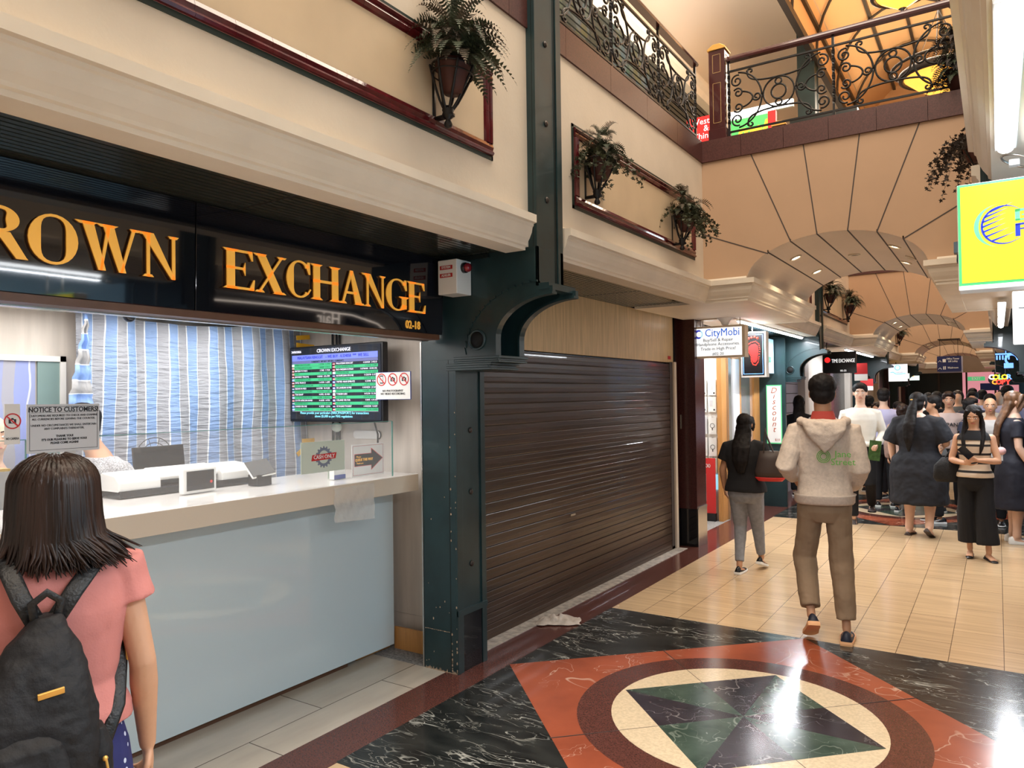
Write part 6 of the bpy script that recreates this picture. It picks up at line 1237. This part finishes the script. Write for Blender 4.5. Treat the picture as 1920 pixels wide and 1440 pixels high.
b = MB(); b.mat('strap_black'); b.tube([sP(-.070, -.172, 1.315), sP(-.078, -.180, 1.36), sP(-.046, -.185, 1.385), sP(-.016, -.180, 1.36), sP(-.024, -.172, 1.315)], [(.003, .009)] * 5, 8, ref=(0, -1, 0)); b.build('top_handle', t, smooth=True, local=True)
b = MB(); b.mat('gold'); b.box((0, -.014, -.022), (.016, .014, .022), Matrix.Translation(sP(.162, -.02, 1.155))); b.build('buckle', t, bevel=.003, local=True); b = MB(); b.mat('gold'); b.box((-.024, -.003, -.007), (.024, .002, .007), Matrix.Translation(sP(-.052, -.286, 1.17)) @ Matrix.Rotation(-.1, 4, 'Y') @ Matrix.Rotation(.35, 4, 'X')); b.build('name_plate', t, local=True, bevel=.001); b = MB(); b.mat('gold'); b.tube([sP(.062, -.29, .98), sP(.066, -.292, .955), sP(.07, -.29, .925)], .003, 6); b.ball(sP(.060, -.29, .985), .006, 8); b.build('zip_pull', t, smooth=True, local=True)
# -- boy in the hoodie
mat('hoodie', (.64, .53, .44), .9, vary=.07, vs=60, bump=.2, bs=150); mat('hood_red', (.45, .06, .045), .8); mat('khaki', (.27, .18, .11), .75, vary=.06, vs=6); mat('shoe_navy', (.012, .014, .03), .5); mat('sole_orange', (.85, .45, .22), .6); mat('logo_green', (.12, .42, .06), .7); mat('sock', (.68, .66, .64), .8)
def hoodie_extras(root, S, SL, h, s, A):
    g = MB(); g.mat('hoodie')
    rings = []
    for k, (y, z, rx, ry) in enumerate(((-.085, 1.455, .120, .070), (-.12, 1.43, .135, .075), (-.145, 1.385, .130, .060), (-.152, 1.33, .100, .040), (-.150, 1.285, .055, .022), (-.145, 1.265, .02, .01))):
        rings.append([S((rx * math.cos(a), y + ry * math.sin(a), z + .02 * math.cos(a * 2))) for a in [2 * PI * i / 24 for i in range(24)]])
    g.loft(rings); g.tube([S((-.135, .03, 1.455)), S((-.145, -.06, 1.45)), S((-.09, -.145, 1.435)), S((0, -.175, 1.42)), S((.09, -.145, 1.435)), S((.145, -.06, 1.45)), S((.135, .03, 1.455))], .026 * s, 10)
    remesh(g.build('hood', root, local=True), .007, 3, .016, .06)
    g = MB(); g.mat('hood_red'); g.loft([[S(q) for q in ering(z, rx, ry, 0, .0)] for z, rx, ry in ((1.45, .082, .078), (1.50, .070, .068), (1.515, .064, .062))], cap=False); g.build('collar', root, smooth=True, local=True)
    g = MB(); g.mat('hoodie'); g.loft([[S(q) for q in ering(z, rx, ry)] for z, rx, ry in ((.90, .176, .132), (.915, .188, .146), (.955, .190, .148), (.965, .196, .152))]); g.build('waistband', root, smooth=True, local=True)
    yb = -.150
    g = MB(); g.mat('logo_green')
    for r_ in (.040, .030, .020): g.tube([S((-.010 + r_ * math.cos(a), yb + .004, 1.222 + r_ * math.sin(a))) for a in [2 * PI * i / 28 for i in range(28)]], .0022 * s, 4, closed=True)
    g.build('logo_rings', root, local=True)
    ptext('Jane\nStreet', .060 * s, S((.105, yb + .000, 1.212)), (1, .10, 0), (0, .03, 1), 'logo_green', root, line=.85)
    for nm, (x, y, z) in (('l', (-.105, .03, .16)), ('r', (.115, -.02, .10))):
        pass
boy = person('person in a cream hoodie with a green ring logo and khaki trousers, walking away', (-.97, 5.22, 0), face(-.25, 1), H=1.73, skin='skin_tan', hair='hair_black', hairstyle='short', top='hoodie', bottom='khaki', topx=.020, top_hem=.915, sleeve=1.0, sleeve_r=1.12, pant=(.088, .070), hem=.86, vox=.0065, folds=.020, head_turn=-.05, foot_yaw=(.1, -.15), foot_pitch=(-.55, 0), hip=1.06,
    arms={'l': [(-.245, -.10, 1.16), (-.185, .12, 1.06)], 'r': [(.215, -.04, 1.14), (.19, .17, 1.0)]}, legs={'l': [(-.125, .10, .52), (-.10, -.10, .175)], 'r': [(.10, .02, .51), (.115, -.06, .09)]}, shoes='shoe_navy', sole='sole_orange', handcurl=(.6, .6), extras=hoodie_extras, build=.80)
# -- woman in black with tote
mat('black_cotton', (.008, .008, .010), .9); mat('grey_denim', (.23, .24, .27), .8, vary=.1, vs=30); mat('tote', (.055, .038, .034), .5); mat('black_dress', (.008, .009, .014), .8); mat('navy_dress', (.007, .008, .018), .7)
person('person with long dark hair, black T-shirt and grey jeans walking by the phone shop', (-1.93, 6.78, 0), face(.05, 1), H=1.43, sex='f', skin='skin_tan', hair='hair_black', hairstyle='long', top='black_cotton', bottom='grey_denim', sleeve=.30, top_hem=.90, topx=.018, build=1.12, pant=(.066, .045), hem=.90, vox=.008, foot_pitch=(0, -.3), shoes='black_plastic', sole='white_plastic', sleeve_r=1.2,
    arms={'l': [(-.25, -.02, 1.13), (-.26, .06, .92)], 'r': [(.26, -.06, 1.15), (.23, .14, 1.12)]}, legs={'l': [(-.085, .06, .50), (-.05, -.10, .09)], 'r': [(.085, .12, .51), (.09, .22, .14)]})
t = thing('tote_bag', 'dark brown tote bag with a red base on the arm of the grey jeans walker', 'bag', (-1.69, 6.70, .98), .2); b = MB(); b.mat('tote'); M = None
b.loft([[V((-.0 + rx * math.cos(a), ry * math.sin(a), z)) for a in [2 * PI * i / 20 for i in range(20)]] for z, rx, ry in ((.95 - .98 - .08, .125, .05), (-.05, .13, .055), (.05, .105, .045), (.13, .085, .035))]); b.build('bag_body', t, smooth=True, local=True)
b = MB(); b.mat('red').loft([[V((rx * math.cos(a), ry * math.sin(a), z)) for a in [2 * PI * i / 20 for i in range(20)]] for z, rx, ry in ((-.135, .10, .04), (-.108, .127, .052), (-.10, .129, .054))]); b.build('red_base', t, smooth=True, local=True)
b = MB(); b.mat('tote')
for y in (-.03, .03): b.tube([(-.05, y, .12), (-.045, y, .25), (-.035, y + .0, .33), (-.02, y, .25), (.03, y, .12)], .006, 6)
b.build('handles', t, smooth=True, local=True)
# -- man in white shirt
mat('shirt_white', (.72, .69, .62), .8, vary=.03, vs=8); mat('shirt_lav', (.42, .42, .62), .8); mat('beige_top', (.40, .27, .22), .8, vary=.1, vs=60); mat('grey_top', (.10, .10, .10), .85); mat('grey_light', (.40, .38, .37), .85); mat('navy_top', (.02, .025, .05), .8); mat('japan_top', (.50, .40, .38), .8); mat('folder_green', (.05, .12, .03), .6, vary=.3, vs=30)
person('person in a white shirt and black trousers walking towards the camera with a green folder', (-1.42, 9.98, 0), face(.15, -1), H=1.72, skin='skin_pale', hairstyle='short', top='shirt_white', bottom='black_cotton', sleeve=1.0, top_hem=.97, topx=.006, vox=.009, pant=(.07, .055), shoes='tote', sole='black_plastic', foot_pitch=(0, -.7),
    arms={'l': [(-.25, .0, 1.13), (-.18, .20, 1.0)], 'r': [(.235, -.04, 1.12), (.24, .05, .86)]}, legs={'l': [(-.095, .08, .52), (-.11, -.22, .22)], 'r': [(.10, .05, .51), (.10, .06, .09)]}, handcurl=(1.0, .4), build=.95)
t = thing('folder', 'green patterned folder held by the person in the white shirt', 'folder', (-1.26, 9.76, .80), .3); b = MB(); b.mat('folder_green').box((-.06, -.006, -.0), (.07, .006, .24), Matrix.Rotation(.12, 4, 'Y')); b.build('cover', t, local=True, bevel=.002)
# -- large black dress
def hairclip(root, S, SL, h, s, A): g = MB(); g.mat('gold'); g.ball(h(-.03, -.125, .03), (.016, .010, .008), 8); g.build('hair_clip', root, smooth=True, local=True)
person('person in a wide black dress with a long dark ponytail, standing with back turned', (-.76, 9.45, 0), face(.25, 1), H=1.60, sex='f', build=1.38, skin='skin_pale', hairstyle='pony', top='black_dress', bottom=None, skirt='dress', hem=.40, sleeve=.48, sleeve_r=1.45, vox=.010, folds=.025, topx=.01, hip=1.12, foot_pitch=(0, -.45), shoes='tote', sole='thin', extras=hairclip,
    arms={'l': [(-.31, .0, 1.13), (-.30, .03, .88)], 'r': [(.30, .04, 1.15), (.22, .24, 1.10)]}, legs={'l': [(-.11, .02, .50), (-.12, .0, .09)], 'r': [(.11, .05, .50), (.14, -.10, .14)]})
# -- phone woman
stripes('striped_knit', 2, [(0, (.62, .50, .38)), (.72, (.02, .018, .018)), (.98, (.62, .50, .38))], .085, .85)
def phone_x(root, S, SL, h, s, A):
    g = MB(); g.mat('hair_black')
    for sd in (-1, 1): g.tube([h(sd * .078, .03, .02), h(sd * .088, .02, -.08), S((sd * .10, .085, 1.40)), S((sd * .085, .125, 1.27)), S((sd * .07, .12, 1.20))], [.016 * s, .022 * s, .026 * s, .020 * s, .008 * s], 10)
    g.build('front_hair', root, smooth=True, local=True)
    g = MB(); g.mat('black_cotton'); g.loft([[S(q) for q in ering(z, rx, ry)] for z, rx, ry in ((1.36, .182, .128), (1.40, .172, .118), (1.44, .130, .094), (1.47, .080, .074))], cap=False); g.build('black_yoke', root, smooth=True, local=True)
person('person in a striped sleeveless knit top and wide black trousers looking at a phone', (-.20, 8.48, 0), face(-.12, -1), H=1.47, sex='f', build=.98, skin='skin', hairstyle='long', top='striped_knit', bottom='black_cotton', sleeve=.0, top_hem=.93, vox=.0065, folds=.006, pant=(.105, .118), hem=.80, shoes='black_plastic', sole='thin', head_tilt=-.35, topx=.004,
    arms={'l': [(-.235, .03, 1.12), (-.06, .235, 1.14)], 'r': [(.235, .02, 1.12), (.06, .22, 1.10)]}, legs={'l': [(-.10, .05, .50), (-.13, .08, .09)], 'r': [(.09, .0, .50), (.07, -.02, .10)]}, foot_yaw=(.5, .1), handcurl=(.5, .8), palm=((1, 0, .6), (-1, -.2, .6)), handdir=((.7, .4, .25), (-.5, .5, .45)), extras=phone_x)
t = thing('phone', 'dark smartphone held by the person in the striped top', 'phone', (-.22, 8.19, .99), .1); b = MB(); b.mat('black_gloss').box((-.034, -.004, -.0), (.034, .004, .14), Matrix.Rotation(-.75, 4, 'Y') @ Matrix.Rotation(-.5, 4, 'X')); b.build('case', t, local=True, bevel=.003)
t = thing('shoulder_bag', 'black shoulder bag beside the person in the striped top', 'bag', (-.43, 8.50, .80), .2); b = MB(); b.mat('bag_black').loft([[V((rx * math.cos(a), ry * math.sin(a), z)) for a in [2 * PI * i / 18 for i in range(18)]] for z, rx, ry in ((-.08, .10, .04), (-.04, .13, .06), (.08, .12, .05), (.16, .05, .03))]); b.build('bag_body', t, smooth=True, local=True); b = MB(); b.mat('strap_black').tube([(-.03, 0, .14), (.07, .0, .30), (.10, .0, .42)], .008, 6); b.build('strap', t, smooth=True, local=True)
# -- right woman in navy dress
person('person in a black short sleeved dress with long brown hair at the right edge', (.13, 9.50, 0), face(.8, .15), H=1.60, sex='f', build=1.18, skin='skin_pale', hair='hair_light', hairstyle='long', top='navy_dress', bottom=None, skirt='dress', hem=.40, sleeve=.30, vox=.010, folds=.015, shoes='paper', sole='white_plastic', head_tilt=-.1, arms={'l': [(-.22, .05, 1.12), (-.20, .20, .95)], 'r': [(.24, .0, 1.12), (.24, .12, .88)]})
t = thing('pom_pom_charm', 'pink fluffy bag charm hanging beside the black dress at the right edge', 'charm', (.02, 9.20, .98)); b = MB(); rr = random.Random(4); b.mat('pink_top'); mat('charm_pink', (.75, .45, .45), .9); b.ms = []; b.mat('charm_pink').ball((.02, 9.20, .99), .042); b.build('pom_pom', t, smooth=True); b = MB(); b.mat('paper_grey').box((.008, 9.19, .89), (.032, 9.21, .955)); b.build('tag', t)
# -- crowd further back
def crowd(label, x, y, H, dx, dy, **k):
    k.setdefault('vox', .013); k.setdefault('bottom', 'black_cotton'); return person(label, (x, y, 0), face(dx, dy), H=H, **k)
crowd('person in a lavender shirt with thinning dark hair, back turned', -1.35, 11.6, 1.66, -.1, 1, top='shirt_lav', hairstyle='short', skin='skin_pale', topx=.012, build=1.05)
crowd('person in a white cap beside the lavender shirt', -1.22, 12.1, 1.47, .2, 1, top='paper', hairstyle='cap', skin='skin_pale')
crowd('person in a speckled beige top with a brown bun, back turned', -1.08, 11.2, 1.45, .1, 1, top='beige_top', hairstyle='bun', hair='hair_brown', sex='f', topx=.015)
crowd('person in a dark grey T-shirt facing left beside the wide black dress', -.66, 10.5, 1.56, -.9, -.3, top='grey_top', hairstyle='short', skin='skin_tan', sleeve=.35, build=1.05)
def japan(root, S, SL, h, s, A): ptext('JAPAN', .075 * s, S((0, .155, 1.28)), (-1, 0, 0), (0, 0, 1), 'ink', root, bold=.001)
crowd('person in a pale top printed with the word JAPAN', -.55, 11.5, 1.60, .05, -1, top='japan_top', hairstyle='short', sleeve=.35, extras=japan, build=1.05, topx=.008, hair='hair_brown')
crowd('person in a navy top with short black hair looking right', -.30, 10.9, 1.52, .8, -.35, top='navy_top', hairstyle='short', build=1.1, sleeve=.6)
crowd('older person in a light grey collared shirt facing the camera', -.08, 10.6, 1.53, .0, -1, top='grey_light', hairstyle='balding', hair='hair_grey', skin='skin_tan', sleeve=.35, build=1.08, topx=.008)
crowd('person in black with long dark hair near the lilac shutter', -2.62, 12.2, 1.57, -.2, 1, top='black_cotton', hairstyle='long', sex='f')
crowd('person in a white shirt with black hair standing near the lilac shutter', -2.22, 11.9, 1.53, .3, 1, top='shirt_white', hairstyle='short', topx=.01)
crowd('tall person with short dark hair far back on the right', .12, 13.4, 1.68, -.1, 1, top='shirt_lav', hairstyle='short')
rr = random.Random(11); far = [(-.33, 13.6, 1.60, 'navy_top', 'hair_black', 'short'), (-.10, 13.0, 1.56, 'shirt_white', 'hair_black', 'short'), (.02, 14.4, 1.60, 'grey_light', 'hair_grey', 'balding'), (-1.75, 13.2, 1.55, 'navy_top', 'hair_black', 'short'), (-1.55, 12.6, 1.45, 'beige_top', 'hair_brown', 'bob'), (-.85, 14.2, 1.60, 'black_cotton', 'hair_black', 'short'), (-.60, 15.5, 1.62, 'grey_top', 'hair_brown', 'bob'), (-.25, 16.5, 1.62, 'shirt_lav', 'hair_black', 'short'), (-1.1, 16.0, 1.58, 'shirt_white', 'hair_black', 'short'), (.10, 17.5, 1.64, 'black_cotton', 'hair_black', 'bob'), (-.45, 18.5, 1.66, 'beige_top', 'hair_black', 'short')]
desc = ['with black hair in a navy top, left of the tall lavender shirt', 'with black hair in a white shirt behind the navy top', 'with grey hair behind the older grey shirt', 'in a dark top beyond the white shirt with the folder', 'with brown hair just right of the white shirt with the folder', 'in black behind the JAPAN top', 'with brown bob far behind the JAPAN top', 'in a pale shirt deep in the crowd', 'in a white shirt deep in the crowd', 'in black deep in the crowd on the right', 'in beige at the very back of the crowd']
for (x, y, H_, tp, hr, st), d in zip(far, desc): crowd('distant person ' + d, x, y, H_, rr.uniform(-.5, .5), rr.choice([1, -1]), top=tp, hair=hr, hairstyle=st, vox=.018, face=False, group=None)
# -- clerks behind the counter
mat('speckle', (.42, .42, .44), .85, vary=.5, vs=160)
person('clerk in a speckled grey shirt bending behind the counter', (-4.0, 2.30, 0), face(-.1, -1), H=1.60, skin='skin', hairstyle='short', hair='hair_black', top='speckle', bottom='black_cotton', sleeve=.6, vox=.009, lean=.45, topx=.012, build=1.0)
person('clerk in a dark grey shirt behind the no camera sticker', (-4.06, 1.60, 0), face(1, -.1), H=1.56, skin='skin_pale', hairstyle='balding', hair='hair_grey', top='grey_top', bottom='black_cotton', sleeve=.6, vox=.009, topx=.01)
